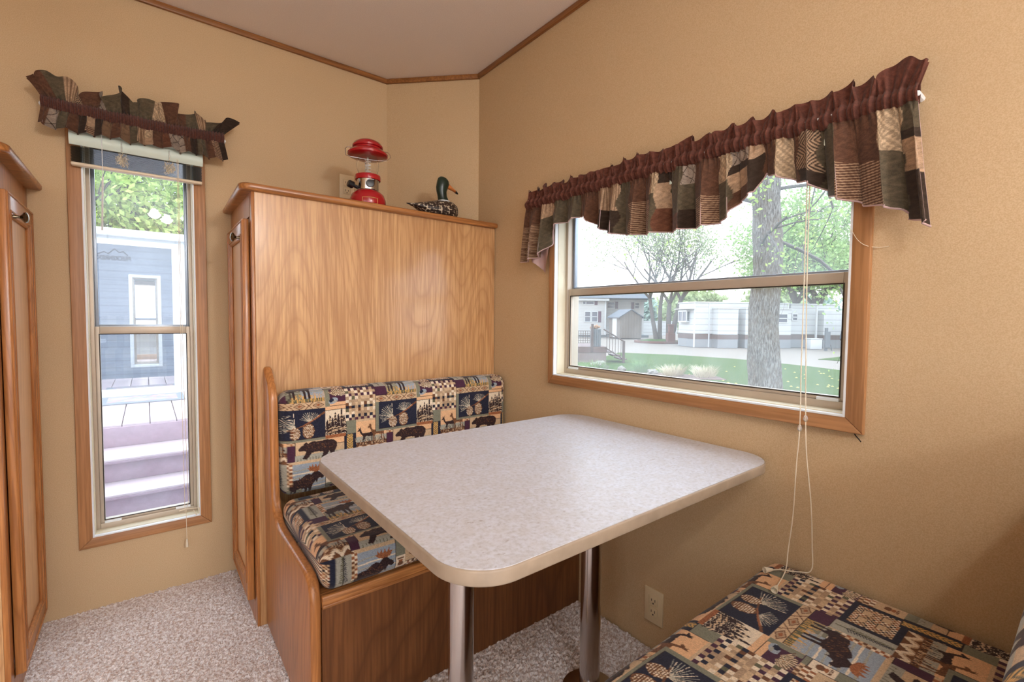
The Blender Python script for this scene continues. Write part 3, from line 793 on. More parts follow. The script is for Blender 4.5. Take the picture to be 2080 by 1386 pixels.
# ------------------------------------------------------------------ valances
VC = dict(B=(94, 64, 48), O=(90, 79, 62), D=(58, 45, 36), T=(172, 142, 114), F=(182, 156, 126), M=(104, 66, 48), H=(100, 58, 46), G=(150, 134, 120), K=(118, 92, 70))
VC = {k: np.array(srgb(*v)[:3]) for k, v in VC.items()}
def patch_colour(kind, u, w):
    """kind: array of letters; u along, w down (metres)"""
    out = np.zeros(u.shape+(3,))
    nz = rng.random(u.shape)
    for k in set(kind.ravel().tolist()):
        mk = kind == k; uu, ww = u[mk], w[mk]
        if k == 'R':
            f = ((ww/.0062) % 1) < .42; c = np.where(f[:, None], VC['T'], VC['B'])
        elif k == 'V':
            f = ((uu/.0075) % 1) < .5; c = np.where(f[:, None], VC['T'], VC['K'])
        elif k == 'C':
            f = (((uu+np.abs((ww % .06)-.03))/.009) % 1) < .5; c = np.where(f[:, None], VC['T'], VC['D'])
        elif k == 'F':
            f = (np.sin(uu*520)*np.sin(ww*480)+.6*np.sin(uu*310+ww*260)) > .25; c = np.where(f[:, None], VC['F']*1.15, VC['F']*.72)
        elif k == 'L':
            f = (np.abs(((uu*.7+ww)/.03) % 1-.5) < .04) | (np.abs(((uu-ww*.6)/.04) % 1-.5) < .03); c = np.where(f[:, None], VC['D'], VC['G'])
        else:
            sw = .12*np.sin(uu*230+3*np.sin(ww*190)); c = VC[k][None, :]*(1+sw[:, None])
        out[mk] = c
    out *= (.8+.4*nz)[..., None]
    out *= (1+.14*np.sin(u*90+4*np.sin(w*60))*np.sin(w*110+3*np.sin(u*70)))[..., None]
    return out
def folds(a, lam0, lam1, seed):
    """running phase for irregular folds"""
    r = np.random.default_rng(seed); n = len(a); L = abs(a[-1]-a[0]); k = max(3, int(L/lam0))
    kn = np.interp(np.linspace(0, 1, n), np.linspace(0, 1, k), r.uniform(lam0, lam1, k))
    da = np.abs(np.gradient(a)); return np.cumsum(2*PI*da/kn)
def smooth_noise(n, k, seed):
    r = np.random.default_rng(seed); t = np.linspace(0, k-1, n); i = np.floor(t).astype(int); f = t-i; f = f*f*(3-2*f)
    v = r.uniform(-1, 1, k+1); return v[i]*(1-f)+v[np.minimum(i+1, k)]*f
def lay(plane, A, dep, Z, wall):
    return np.stack([A, wall-dep, Z], -1) if plane == 'y' else np.stack([wall-dep, A, Z], -1)

def cloth(name, mat, parent, plane, wall, A, dep, Z, cols):
    nu, nv = A.shape
    return npmesh(name, lay(plane, A, dep, Z, wall).reshape(-1, 3), grid_quads(nu, nv), mat, cols.reshape(-1, 3), parent)

# right window valance -------------------------------------------------
val = thing('window_valance', (XR-.05, .9, 1.585), 'long patchwork valance with maroon gathered top over the wide window', 'valance')
prof = [(1.548, 1.350), (1.50, 1.352), (1.45, 1.362), (1.41, 1.375), (1.375, 1.41), (1.355, 1.462), (1.33, 1.478), (1.27, 1.485), (1.20, 1.488), (1.155, 1.452), (1.064, 1.404), (.97, 1.387), (.834, 1.380), (.715, 1.380), (.664, 1.392), (.645, 1.428), (.59, 1.446), (.575, 1.492), (.539, 1.474), (.465, 1.438), (.422, 1.396), (.344, 1.360), (.312, 1.350), (.299, 1.332), (.248, 1.292)][::-1]
py_, pz_ = np.array(prof).T
a = np.arange(.262, 1.535, .0016); n = len(a)
ph_s = folds(a, .040, .11, 3); ph_p = folds(a, .010, .016, 4); ph_h = folds(a, .030, .075, 5)
env = smooth_noise(n, 30, 6)
patches = [ # y_hi, y_lo, list of (fraction of drop, kind)
 (1.56, 1.43, [(.34, 'B'), (1, 'R')]), (1.43, 1.36, [(.3, 'T'), (1, 'O')]), (1.36, 1.22, [(1, 'O')]), (1.22, 1.135, [(1, 'B')]), (1.135, 1.04, [(.55, 'V'), (1, 'D')]),
 (1.04, .995, [(1, 'O')]), (.995, .915, [(.42, 'B'), (1, 'R')]), (.915, .885, [(.35, 'F'), (1, 'O')]), (.885, .845, [(.2, 'D'), (.62, 'T'), (1, 'M')]), (.845, .80, [(.75, 'O'), (1, 'M')]),
 (.80, .765, [(.3, 'L'), (.7, 'O'), (1, 'D')]), (.765, .69, [(.56, 'B'), (1, 'R')]), (.69, .655, [(.42, 'F'), (1, 'O')]), (.655, .61, [(.25, 'L'), (.4, 'D'), (.75, 'T'), (1, 'B')]), (.61, .575, [(.3, 'T'), (1, 'D')]),
 (.575, .545, [(1, 'B')]), (.545, .505, [(1, 'F')]), (.505, .492, [(1, 'B')]), (.492, .45, [(.75, 'C'), (1, 'D')]), (.45, .415, [(1, 'O')]), (.415, .335, [(.52, 'B'), (1, 'R')]), (.335, .292, [(.42, 'F'), (1, 'O')]), (.292, .0, [(.22, 'O'), (.30, 'D'), (.58, 'T'), (1, 'D')])]
nr = 130; T = np.linspace(0, 1, nr)
A = np.repeat(a[:, None], nr, 1); TT = np.repeat(T[None, :], n, 0)
flare = (a-.9)*.055
Zt = 1.567+.003*env; Zb = np.interp(a, py_, pz_)
Z = Zt[:, None]+(Zb-Zt)[:, None]*TT
drop = (Zt[:, None]-Z)
amp = .004+.020*np.clip(drop/.16, 0, 1)**.8
dep = .052+amp*np.sin(ph_s)[:, None]*(1+.3*env[:, None])+.0035*np.sin(ph_p)[:, None]*np.exp(-drop/.02)
AA = A+flare[:, None]*np.clip(drop/.28, 0, 1)+.35*amp*np.sin(2*ph_s)[:, None]
kind = np.empty(A.shape, dtype='<U1'); kind[:] = 'O'
wob = .004*np.sin(drop*70)
for hi, lo, rows in patches:
    m_ = (A+wob <= hi) & (A+wob > lo); f0 = 0
    for f1, k in rows:
        kind[m_ & (TT >= f0) & (TT <= f1)] = k; f0 = f1
colr = patch_colour(kind, A*1.6, drop)
cloth('skirt', m_valance, val, 'x', XR, AA, dep, Z, colr)
sl = slice(None, None, 2)
# the returned tail at the far end shows its pink lining
uu_, vv_ = np.meshgrid(np.linspace(0, 1, 24), np.linspace(0, 1, 30), indexing='ij')
ty = 1.546-.155*uu_-.030*vv_*(1-uu_); tz0 = 1.52; tb = np.interp(uu_, [0, .25, .62, .85, 1], [1.350, 1.338, 1.292, 1.345, 1.43]); tz = tz0+(tb-tz0)*vv_
cloth('tail_lining', m_lining, val, 'x', XR, ty, .030+.012*np.sin(uu_*9)*vv_, tz, np.ones(ty.shape+(3,)))
cloth('lining', m_lining, val, 'x', XR, AA[sl, ::4], dep[sl, ::4]-.004, Z[sl, ::4]-.0025*TT[sl, ::4], np.ones(AA[sl, ::4].shape+(3,)))
mb = MB(); mb.tube([tuple(lay('x', AA[i, -1], dep[i, -1]-.002, Z[i, -1]-.001, XR)) for i in range(0, n, 5)], .0022, 6); mb.build('hem', m_lining, val)
# gathered maroon heading: pocket and ruffle
nr = 46; T = np.linspace(0, 1, nr)
zh = .041+.006*smooth_noise(n, 34, 8)-.006*np.sin(ph_h)+.004*np.sin(ph_h*2+1.2)+.007*np.sin(ph_h+1.2)*smooth_noise(n, 22, 41)-.010*np.abs(np.cos(ph_h*.5))**6
zh += .014*np.exp(-((a-.30)/.03)**2)
zt_p, zb_p = 1.602-.004*(a < .4), 1.562
TT = np.repeat(T[None, :], n, 0); A = np.repeat(a[:, None], nr, 1)
pk = np.clip(TT/.55, 0, 1); hd = np.clip((TT-.55)/.45, 0, 1)
Z = zb_p-.004*env[:, None]+pk*(.040)+hd*zh[:, None]
puff = np.sin(PI*pk)*(hd <= 0)
amp_h = .003+(.009+.004*smooth_noise(n, 34, 31))[:, None]*hd**.7
dep = .048+.013*puff+.0042*np.sin(ph_p)[:, None]*(1-hd*.8)+amp_h*np.sin(ph_h)[:, None]*(hd > 0)*hd**.4+.004*np.sin(ph_p*.5)[:, None]
AA = A+.007*np.cos(ph_h)[:, None]*hd-(.022*hd*np.exp(-((A-.27)/.025)**2))
colr = patch_colour(np.full(A.shape, 'H'), A*2, Z)
cloth('heading', m_valance, val, 'x', XR, AA, dep, Z, colr)
cloth('heading_back', m_valance, val, 'x', XR, AA[sl, ::2], .040-.008*puff[sl, ::2]+.35*(dep[sl, ::2]-.048), Z[sl, ::2], colr[sl, ::2])
mb = MB(); mb.tube([(XR-.001, .268, 1.585), (XR-.038, .268, 1.585), (XR-.046, .28, 1.585), (XR-.046, 1.515, 1.585), (XR-.038, 1.528, 1.585), (XR-.001, 1.528, 1.585)], .007, 8); mb.build('curtain_rod', m_white, val)

# left window valance --------------------------------------------------
val2 = thing('window_valance', (0, YL-.06, 1.81), 'short ruffled patchwork valance with maroon band over the narrow window', 'valance')
a = np.arange(-.262, .262, .0014); n = len(a)
ph_s = folds(a, .034, .06, 13); ph_p = folds(a, .008, .012, 14); ph_h = folds(a, .06, .10, 15); env = smooth_noise(n, 16, 16)
zc = 1.812+.002*env+.006*(a/.26)**2
# band
nr = 24; T = np.linspace(0, 1, nr); TT = np.repeat(T[None, :], n, 0); A = np.repeat(a[:, None], nr, 1)
Z = zc[:, None]+(TT-.5)*.040; dep = .086+.012*np.sin(PI*TT)+.0055*np.sin(ph_p)[:, None]
cloth('gathered_band', m_valance, val2, 'y', YL, A, dep, Z, patch_colour(np.full(A.shape, 'H'), A*2, Z))
# skirt
pat = ['B', 'L', 'O', 'B', 'D', 'T', 'D', 'K', 'B', 'K', 'O', 'V', 'F', 'B', 'M', 'L', 'L', 'B', 'D', 'O', 'B', 'R', 'D']
nr = 60; T = np.linspace(0, 1, nr); TT = np.repeat(T[None, :], n, 0); A = np.repeat(a[:, None], nr, 1)
zb = 1.738+.006*smooth_noise(n, 22, 17)+.004*np.sin(ph_s); drop = TT*(zc-.018-zb)[:, None]; Z = (zc-.018)[:, None]-drop
amp = .003+.015*np.clip(drop/.05, 0, 1)
dep = .088+amp*np.sin(ph_s)[:, None]+.004*np.sin(ph_p)[:, None]*np.exp(-drop/.012)
AA = A*(1+.04*TT)+.4*amp*np.sin(2*ph_s)[:, None]
idx = np.clip(((a+.262)/.524*len(pat)).astype(int), 0, len(pat)-1); kind = np.repeat(np.array(pat)[idx][:, None], nr, 1)
kind[(TT > .55) & (kind == 'F')] = 'T'; kind[(TT > .6) & (kind == 'T') & (A < 0)] = 'R'
cloth('skirt', m_valance, val2, 'y', YL, AA, dep, Z, patch_colour(kind, A*1.5, drop))
cloth('lining', m_lining, val2, 'y', YL, AA[sl, ::4], dep[sl, ::4]-.004, Z[sl, ::4]-.002*TT[sl, ::4], np.ones(AA[sl, ::4].shape+(3,)))
# upstanding ruffle
pat = ['B', 'B', 'O', 'V', 'C', 'B', 'B', 'L', 'O', 'O', 'D', 'O', 'O', 'O', 'F', 'F', 'B', 'B', 'B', 'O', 'O', 'V', 'O', 'D', 'D']
nr = 50; T = np.linspace(0, 1, nr); TT = np.repeat(T[None, :], n, 0); A = np.repeat(a[:, None], nr, 1)
gate = np.clip(np.abs(smooth_noise(n, 9, 19))*1.2, 0, 1)
hh = .052+.012*smooth_noise(n, 11, 18)+.030*np.abs(np.sin(ph_h*.5))**.6-.012*(a > .2)-.012*np.exp(-((a+.155)/.006)**2)-.014*np.exp(-((a+.205)/.006)**2)-.012*np.exp(-((a+.235)/.005)**2)
rise = TT*hh[:, None]
curl = .026*np.sin(ph_h*.5+.4)[:, None]+.004*np.sin(ph_h*1.7)[:, None]
Z = (zc+.016)[:, None]+rise-.010*TT**3*(1+np.sin(ph_h)[:, None])
dep = .086+curl*TT**.8+.006*np.sin(ph_p)[:, None]*np.exp(-rise/.012)+.006*TT
AA = A+(.016*np.sin(ph_h*1.3+1)[:, None])*TT+.055*TT*np.clip((A-.20)/.06, 0, 1)-.045*TT*np.clip((-.18-A)/.08, 0, 1)
idx = np.clip(((a+.262)/.524*len(pat)).astype(int), 0, len(pat)-1); kind = np.repeat(np.array(pat)[idx][:, None], nr, 1)
cloth('ruffle', m_valance, val2, 'y', YL, AA, dep, Z, patch_colour(kind, A*1.5, rise))
cloth('ruffle_lining', m_valance, val2, 'y', YL, AA[sl, ::3], dep[sl, ::3]-.005, Z[sl, ::3]-.003*TT[sl, ::3], patch_colour(np.full(AA[sl, ::3].shape, 'B'), AA[sl, ::3], Z[sl, ::3]))
mb = MB(); mb.tube([(-.262, YL-.001, 1.812), (-.262, YL-.076, 1.812), (-.25, YL-.083, 1.812), (.25, YL-.083, 1.812), (.262, YL-.076, 1.812), (.262, YL-.001, 1.812)], .007, 8); mb.build('curtain_rod', m_white, val2)

# ------------------------------------------------------------------ blinds and cords
m_mint = plain('pale_mint_blind', srgb(212, 226, 214), .4, var=.02)
m_slat = plain('dark_olive_slat', srgb(64, 60, 44), .18, var=.06)
m_brail = plain('cream_rail', srgb(232, 216, 190), .4, var=.02)
bl = thing('window_blind', (0, YL-.035, 1.63), 'raised mini blind with dark slats stacked under the short valance', 'blind')
mb = MB(); mb.box(-.196, .187, YL-.052, YL-.018, 1.755, 1.785, .002); mb.build('headrail', m_mint, bl)
mb = MB(); mb.prism([(YL-.056, 1.70), (YL-.064, 1.712), (YL-.066, 1.728), (YL-.064, 1.740), (YL-.058, 1.748), (YL-.064, 1.756), (YL-.066, 1.772), (YL-.060, 1.786), (YL-.054, 1.786), (YL-.052, 1.70)], 'x', -.199, .190); mb.build('front_cover', m_mint, bl)
mb = MB()
for k in range(15):
    z = 1.646+k*.0037; c_ = YL-.036
    sk = .0012*math.sin(k*2.3)
    mb.prism([(c_-.0125, z-.0008), (c_-.006, z+.0008), (c_, z+.0014), (c_+.006, z+.0008), (c_+.0125, z-.0008), (c_+.0125, z-.0014), (c_, z+.0006), (c_-.0125, z-.0014)], 'x', -.196+sk, .187+sk)
mb.build('slat_stack', m_slat, bl)
mb = MB(); mb.box(-.197, .188, YL-.050, YL-.022, 1.632, 1.643, .004, 3); mb.build('bottom_rail', m_brail, bl)
for q in (-.058, .082):
    pts = []
    r_ = random.Random(int(q*1000))
    for k in range(60):
        z = 1.646+.052*((k*.37) % 1); pts.append((q+r_.uniform(-.022, .022)*(1-abs(z-1.67)*8), YL-.053-r_.uniform(0, .010), z+r_.uniform(-.004, .004)))
    mb = MB(); mb.tube(pts, .0008, 5); mb.build('ladder_cord', m_cord, bl)
    mb = MB(); mb.tube([(q, YL-.067, 1.735), (q, YL-.067, 1.70)], .0022, 8); mb.build('clip', m_clear, bl)
mb = MB(); mb.tube([(-.112, YL-.068, 1.76), (-.112, YL-.068, 1.60)], .0012, 6); mb.tube([(-.112, YL-.068, 1.60), (-.118, YL-.066, 1.41)], .0032, 6); mb.build('wand', m_white, bl)
cx_ = .108
mb = MB()
for dx in (-.002, .002): mb.tube([(cx_+dx, YL-.062, 1.76), (cx_+dx, YL-.062, 1.2), (cx_+dx*2, YL-.060, .8), (cx_+dx*3+.004, YL-.055, .36), (cx_+dx, YL-.05, .318)], .0009, 5)
mb.tube([(cx_-.02, YL-.038, .322), (cx_+.002, YL-.040, .326), (cx_+.03, YL-.038, .322), (cx_+.048, YL-.036, .318), (cx_+.046, YL-.04, .298), (cx_+.036, YL-.042, .294), (cx_+.028, YL-.038, .314)], .0018, 6)
mb.tube([(cx_+.002, YL-.046, .322), (cx_+.003, YL-.046, .20)], .0012, 6)
mb.build('lift_cord', m_cord, bl)
mb = MB(); mb.lathe([(0, .205), (.0025, .204), (.0045, .186), (.0048, .172), (0, .172)], (cx_+.003, YL-.046, 0), 12); mb.build('tassel', m_cord, bl)

bl2 = thing('window_blind', (XR-.03, .9, 1.58), 'raised blind behind the long valance, two pull cords hanging to the near cushion', 'blind')
mb = MB(); mb.box(XR-.040, XR-.010, .40, 1.37, 1.525, 1.556, .002); mb.build('headrail', m_mint, bl2)
mb = MB(); mb.box(XR-.036, XR-.014, .40, 1.37, 1.500, 1.523, .002); mb.build('slat_stack', m_slat, bl2)
X0 = XR-.050
def spline(P, n=8):
    P = [Vector(p) for p in P]; out = []
    for i in range(len(P)-1):
        p0, p1, p2, p3 = P[max(i-1, 0)], P[i], P[i+1], P[min(i+2, len(P)-1)]
        for k in range(n):
            t = k/n; out.append(.5*((2*p1)+(-p0+p2)*t+(2*p0-5*p1+4*p2-p3)*t*t+(-p0+3*p1-3*p2+p3)*t**3))
    return out+[P[-1]]
c1 = spline([(X0, .466, 1.53), (X0, .464, 1.22), (X0, .463, 1.0), (X0-.001, .461, .842), (X0, .4655, .75), (X0, .469, .62), (X0-.002, .476, .53), (X0-.04, .466, .492), (X0-.125, .452, .486)])
c2 = spline([(X0, .460, 1.53), (X0, .458, 1.22), (X0, .453, 1.0), (X0, .449, .868), (X0, .444, .78), (X0, .430, .66), (X0, .424, .56), (X0-.004, .422, .50), (X0-.014, .445, .488), (X0-.035, .478, .486), (X0-.055, .492, .486)])
for nm, cc in (('lift_cord', c1), ('lift_cord', c2)):
    mb = MB(); mb.tube(cc, .0013, 6); mb.build(nm, m_cord, bl2)
for (p, q) in ((c1[-1], c1[-3]), (c2[-1], c2[-3])):
    d = (p-q).normalized(); Mq = Vector((0, 0, 1)).rotation_difference(d).to_matrix().to_4x4()
    mb = MB(); mb.lathe([(0, -.002), (.003, -.002), (.0055, .008), (.0078, .020), (.0070, .0205), (.003, .010), (0, .009)], tuple(p+Vector((0, 0, .001))), 16, M=Mq); mb.build('tassel', m_cord, bl2)
for p in ((X0-.001, .461, .842), (X0, .449, .868)):
    mb = MB(); mb.lathe([(0, .0075), (.003, .007), (.0055, .001), (.005, -.004), (.002, -.0075), (0, -.0075)], p, 12); mb.build('cord_stop', m_clear, bl2)
mb = MB(); mb.tube(spline([(XR-.019, .380, 1.322), (XR-.022, .366, 1.296), (XR-.018, .350, 1.281), (XR-.004, .330, 1.276), (XR-.002, .312, 1.277)]), .0007, 5)
tag(mb.build('loose_thread', m_cord), 'loose white thread trailing over the right casing of the wide window', 'thread')

mb = MB(); mb.tube(spline([(XR-.001, .362, .842), (XR-.010, .356, .838), (XR-.016, .348, .832), (XR-.010, .346, .826)]), .0014, 6)
tag(mb.build('small_hook', m_dark), 'tiny dark hook under the lower right corner of the wide window casing', 'hook')
# ------------------------------------------------------------------ outlets
def outlet(plane, wall, a, z, label):
    t = thing('wall_outlet', (a, wall, z) if plane == 'y' else (wall, a, z), label, 'outlet')
    def B(mb, a0, a1, d0, d1, z0, z1, bev=0):
        if plane == 'y': mb.box(a0, a1, wall-d1, wall-d0, z0, z1, bev)
        else: mb.box(wall-d1, wall-d0, a0, a1, z0, z1, bev)
    mb = MB(); B(mb, a-.035, a+.035, .0, .006, z-.0575, z+.0575, .002); mb.build('cover_plate', m_plate, t)
    for dz in (-.019, .019):
        mb = MB(); B(mb, a-.0170, a+.0170, .005, .0075, z+dz-.0165, z+dz+.0165, .003)
        n0 = len(mb.bm.faces)
        B(mb, a-.0075, a-.0055, .0070, .0079, z+dz-.002, z+dz+.007); B(mb, a+.0055, a+.0075, .0070, .0079, z+dz-.002, z+dz+.006); B(mb, a-.002, a+.002, .0070, .0079, z+dz-.011, z+dz-.006)
        mb.bm.faces.ensure_lookup_table()
        for f in mb.bm.faces[n0:]: f.material_index = 1
        mb.build('receptacle', [m_plate, m_dark], t)
    return t
outlet('y', YL, .778, 1.737, 'cream electrical outlet above the tall cabinet, behind the red lantern')
outlet('x', XR, .898, .150, 'cream electrical outlet low on the right wall under the table')

# ------------------------------------------------------------------ red camping lantern
LX, LY, LZ = .742, 1.935, 1.558
lan = thing('camping_lantern', (LX, LY, LZ), 'red camping lantern with clear globe on top of the tall cabinet', 'lantern')
c0 = (LX, LY, LZ)
mb = MB(); mb.lathe([(0, 0), (.066, 0), (.075, .006), (.079, .022), (.078, .045), (.070, .068), (.056, .082), (.040, .089), (0, .092)], c0, 48); f_ = mb.build('fuel_tank', m_red, lan)
m_gold = plain('cream_lettering', srgb(226, 190, 120), .4)
# emblem outline on the tank, facing the viewer
va = math.atan2(-LY, -LX)+.12
def on_tank(th, z, r=.0795): return (LX+r*math.cos(va+th), LY+r*math.sin(va+th), LZ+z)
pts = [on_tank(th, z) for th, z in [(-.42, .040), (-.2, .041), (0, .041), (.2, .041), (.42, .040), (.42, .016), (.2, .015), (0, .015), (-.2, .015), (-.42, .016)]]
mb = MB(); mb.tube(pts, .0011, 5, closed=True); mb.build('emblem', m_gold, f_)
mb = MB(); mb.lathe([(.0, .088), (.047, .088), (.048, .092), (.047, .130), (.049, .134), (.050, .142), (0, .142)], c0, 40); col_ = mb.build('collar', m_chrome, lan)
mb = MB(); mb.lathe([(.052, .136), (.0555, .138), (.0565, .150), (.0545, .160), (.046, .163), (.046, .158), (.050, .150), (.050, .140)], c0, 40); mb.build('red_band', m_red, lan)
kd = Vector((math.cos(va+.05), math.sin(va+.05), 0)); Mk = Vector((0, 0, 1)).rotation_difference(kd).to_matrix().to_4x4()
mb = MB(); mb.lathe([(0, 0), (.016, 0), (.0175, .004), (.0165, .012), (0, .014)], tuple(Vector((LX, LY, LZ+.112))+kd*.0475), 20, M=Mk); mb.build('control_knob', m_black, lan)
kd = Vector((math.cos(va-1.25), math.sin(va-1.25), .28)).normalized(); Mk = Vector((0, 0, 1)).rotation_difference(kd).to_matrix().to_4x4()
mb = MB(); mb.lathe([(0, -.02), (.008, -.02), (.008, 0), (.0155, .001), (.017, .005), (.0165, .022), (.014, .025), (0, .026)], tuple(Vector((LX, LY, LZ+.083))+kd*.070), 20, M=Mk); mb.build('filler_cap', m_black, lan)
mb = MB(); mb.lathe([(.036, .160), (.0405, .170), (.047, .190), (.0485, .210), (.045, .232), (.041, .246), (.0385, .246), (.0425, .231), (.0462, .210), (.0447, .190), (.038, .171), (.034, .160)], c0, 40); mb.build('glass_globe', m_lglass, lan)
m_mantle = plain('white_mantle', srgb(235, 228, 216), .9)
mb = MB(); mb.tube([(LX+.012*math.cos(k*.9), LY+.012*math.sin(k*.9), LZ+.168+k*.0022) for k in range(32)], .0028, 6); mb.tube([(LX, LY, LZ+.14), (LX, LY, LZ+.25)], .003, 8); mb.build('mantle', m_mantle, lan)
mb = MB(); mb.lathe([(.0, .246), (.044, .246), (.078, .250), (.086, .254), (.0875, .262), (.080, .272), (.066, .280), (.058, .284), (.058, .290), (.0655, .292), (.066, .299), (.058, .312), (.040, .323), (.018, .330), (0, .331)], c0, 56); mb.build('ventilator_cap', m_red, lan)
# wire bail, tipped down to the front
bd = Vector((math.cos(va+PI/2), math.sin(va+PI/2), 0)); fd = Vector((math.cos(va), math.sin(va), 0)); o_ = Vector(c0)
P = [o_-bd*.060+Vector((0, 0, .286)), o_-bd*.088+Vector((0, 0, .284)), o_-bd*.097+fd*.02+Vector((0, 0, .268)), o_-bd*.097+fd*.05+Vector((0, 0, .228)), o_-bd*.08+fd*.062+Vector((0, 0, .220)), o_+fd*.066+Vector((0, 0, .216)), o_+bd*.072+fd*.062+Vector((0, 0, .222)), o_+bd*.094+fd*.03+Vector((0, 0, .250)), o_+bd*.098+Vector((0, 0, .274)), o_+bd*.088+Vector((0, 0, .286)), o_+bd*.060+Vector((0, 0, .288))]
mb = MB(); mb.tube(P, .0016, 8); mb.build('bail_handle', m_chrome, lan)

lan.scale = (.93, .93, .87)
# ------------------------------------------------------------------ duck decoy
dk = thing('duck_decoy', (1.05, 1.97, 1.558), 'carved wooden duck decoy with green head and orange bill on the tall cabinet', 'decoy')
def loft(mb, secs, n=24, cap=True):
    """secs: (centre xyz, half width y, half height z, tilt)"""
    b = bmesh.new(); rings = []
    for (c_, w, h_, tl) in secs:
        rg = []
        for k in range(n):
            t = 2*PI*k/n; y, z = w*math.cos(t), h_*math.sin(t)
            rg.append(b.verts.new((c_[0]-z*math.sin(tl), c_[1]+y, c_[2]+z*math.cos(tl))))
        rings.append(rg)
    for i in range(len(rings)-1):
        A_, B_ = rings[i], rings[i+1]
        for k in range(n): b.faces.new((A_[k], A_[(k+1) % n], B_[(k+1) % n], B_[k]))
    b.faces.new(rings[0]); b.faces.new(rings[-1][::-1])
    bmesh.ops.recalc_face_normals(b, faces=b.faces)
    mb._merge(b)
DYc = 1.925; Z0 = 1.5585
def feathers():
    t = Mat('decoy_feathers'); v = t.coord((1, 1, 1.4))
    vo = t.n('TexVoronoi'); vo.inputs['Scale'].default_value = 75; vo.inputs['Randomness'].default_value = .55; t.l(v, vo.inputs['Vector'])
    c = t.ramp(vo.outputs['Distance'], [(.42, srgb(44, 32, 28)), (.60, srgb(74, 56, 46)), (.70, srgb(206, 192, 166))])
    t.col(c).set(rough=.45); t.bump(vo.outputs['Distance'], .4, .002); return t.m
m_feather = feathers(); m_gh = plain('dark_green_paint', srgb(24, 44, 34), .3, var=.3); m_bill = plain('orange_bill', srgb(190, 112, 56), .4)
mb = MB()
loft(mb, [((.912, DYc, Z0+.053), .002, .0015, .2), ((.93, DYc, Z0+.052), .010, .0045, .2), ((.955, DYc, Z0+.050), .022, .010, .15), ((.985, DYc, Z0+.046), .036, .022, .1), ((1.02, DYc, Z0+.043), .046, .034, .05), ((1.06, DYc, Z0+.044), .052, .0435, 0), ((1.10, DYc, Z0+.047), .052, .0465, 0), ((1.13, DYc, Z0+.046), .046, .0455, -.1), ((1.152, DYc, Z0+.041), .034, .038, -.2), ((1.164, DYc, Z0+.036), .018, .024, -.2), ((1.167, DYc, Z0+.034), .004, .006, -.2)])
mb.build('body', m_feather, dk)
def vloft(mb, secs, n=24):
    """secs: (x,z centre, half length along x, half width y)"""
    b = bmesh.new(); rings = []
    for (x, z, l_, w) in secs: rings.append([b.verts.new((x+l_*math.cos(2*PI*k/n), DYc+w*math.sin(2*PI*k/n), z)) for k in range(n)])
    for i in range(len(rings)-1):
        for k in range(n): b.faces.new((rings[i][k], rings[i][(k+1) % n], rings[i+1][(k+1) % n], rings[i+1][k]))
    b.faces.new(rings[0][::-1]); b.faces.new(rings[-1]); mb._merge(b)
mb = MB(); vloft(mb, [(1.098, Z0+.075, .030, .028), (1.096, Z0+.092, .0255, .024), (1.090, Z0+.112, .0225, .020), (1.086, Z0+.132, .0240, .021), (1.088, Z0+.150, .0285, .023), (1.093, Z0+.166, .0310, .0245), (1.094, Z0+.180, .0290, .0235), (1.091, Z0+.192, .0220, .019), (1.088, Z0+.199, .0120, .011), (1.088, Z0+.201, .001, .001)])
hd_ = mb.build('head', m_gh, dk)
mb = MB(); loft(mb, [((1.112, DYc, Z0+.168), .0125, .018, .35), ((1.130, DYc, Z0+.160), .0115, .0135, .35), ((1.146, DYc, Z0+.152), .0105, .0085, .35), ((1.158, DYc, Z0+.146), .0098, .0065, .35)]); mb.build('bill', m_bill, hd_)
mb = MB(); loft(mb, [((1.156, DYc, Z0+.147), .0104, .0075, .35), ((1.166, DYc, Z0+.141), .0092, .0060, .35), ((1.173, DYc, Z0+.137), .0045, .003, .35)]); mb.build('bill_tip', m_black, hd_)
mb = MB(); mb.tube([(1.097+.0275*math.cos(2*PI*k/24), DYc+.026*math.sin(2*PI*k/24), Z0+.089) for k in range(24)], .0025, 8, closed=True); mb.build('neck_ring', m_white, dk)
for sy in (-1, 1):
    mb = MB(); mb.blob((1.106, DYc+sy*.0215, Z0+.177), (.003, .002, .003), 2, 0); mb.build('eye', m_black, hd_)

# ================================================================== OUTSIDE, beyond the wide window
def osr(r, g, b):
    c = srgb(r, g, b); k = OSK*(1.5 if min(r, g, b) > 224 else 1.0); return (c[0]*k, c[1]*k, c[2]*k, 1.0)
OSK = .34
GZ0 = -.75
cy_, sy_ = math.cos(YAW), math.sin(YAW)
def WF(X, D, Z=0.0):
    """yard frame: X to the right, D away from the house corner -> world"""
    return Vector((X*cy_+D*sy_, -X*sy_+D*cy_, Z))
def FR(X, D, rot=0.0):
    """matrix of a local frame standing at (X,D), its x axis turned by rot from the yard x axis"""
    return Matrix.Translation(WF(X, D, 0)) @ Matrix.Rotation(-YAW+rot, 4, 'Z')

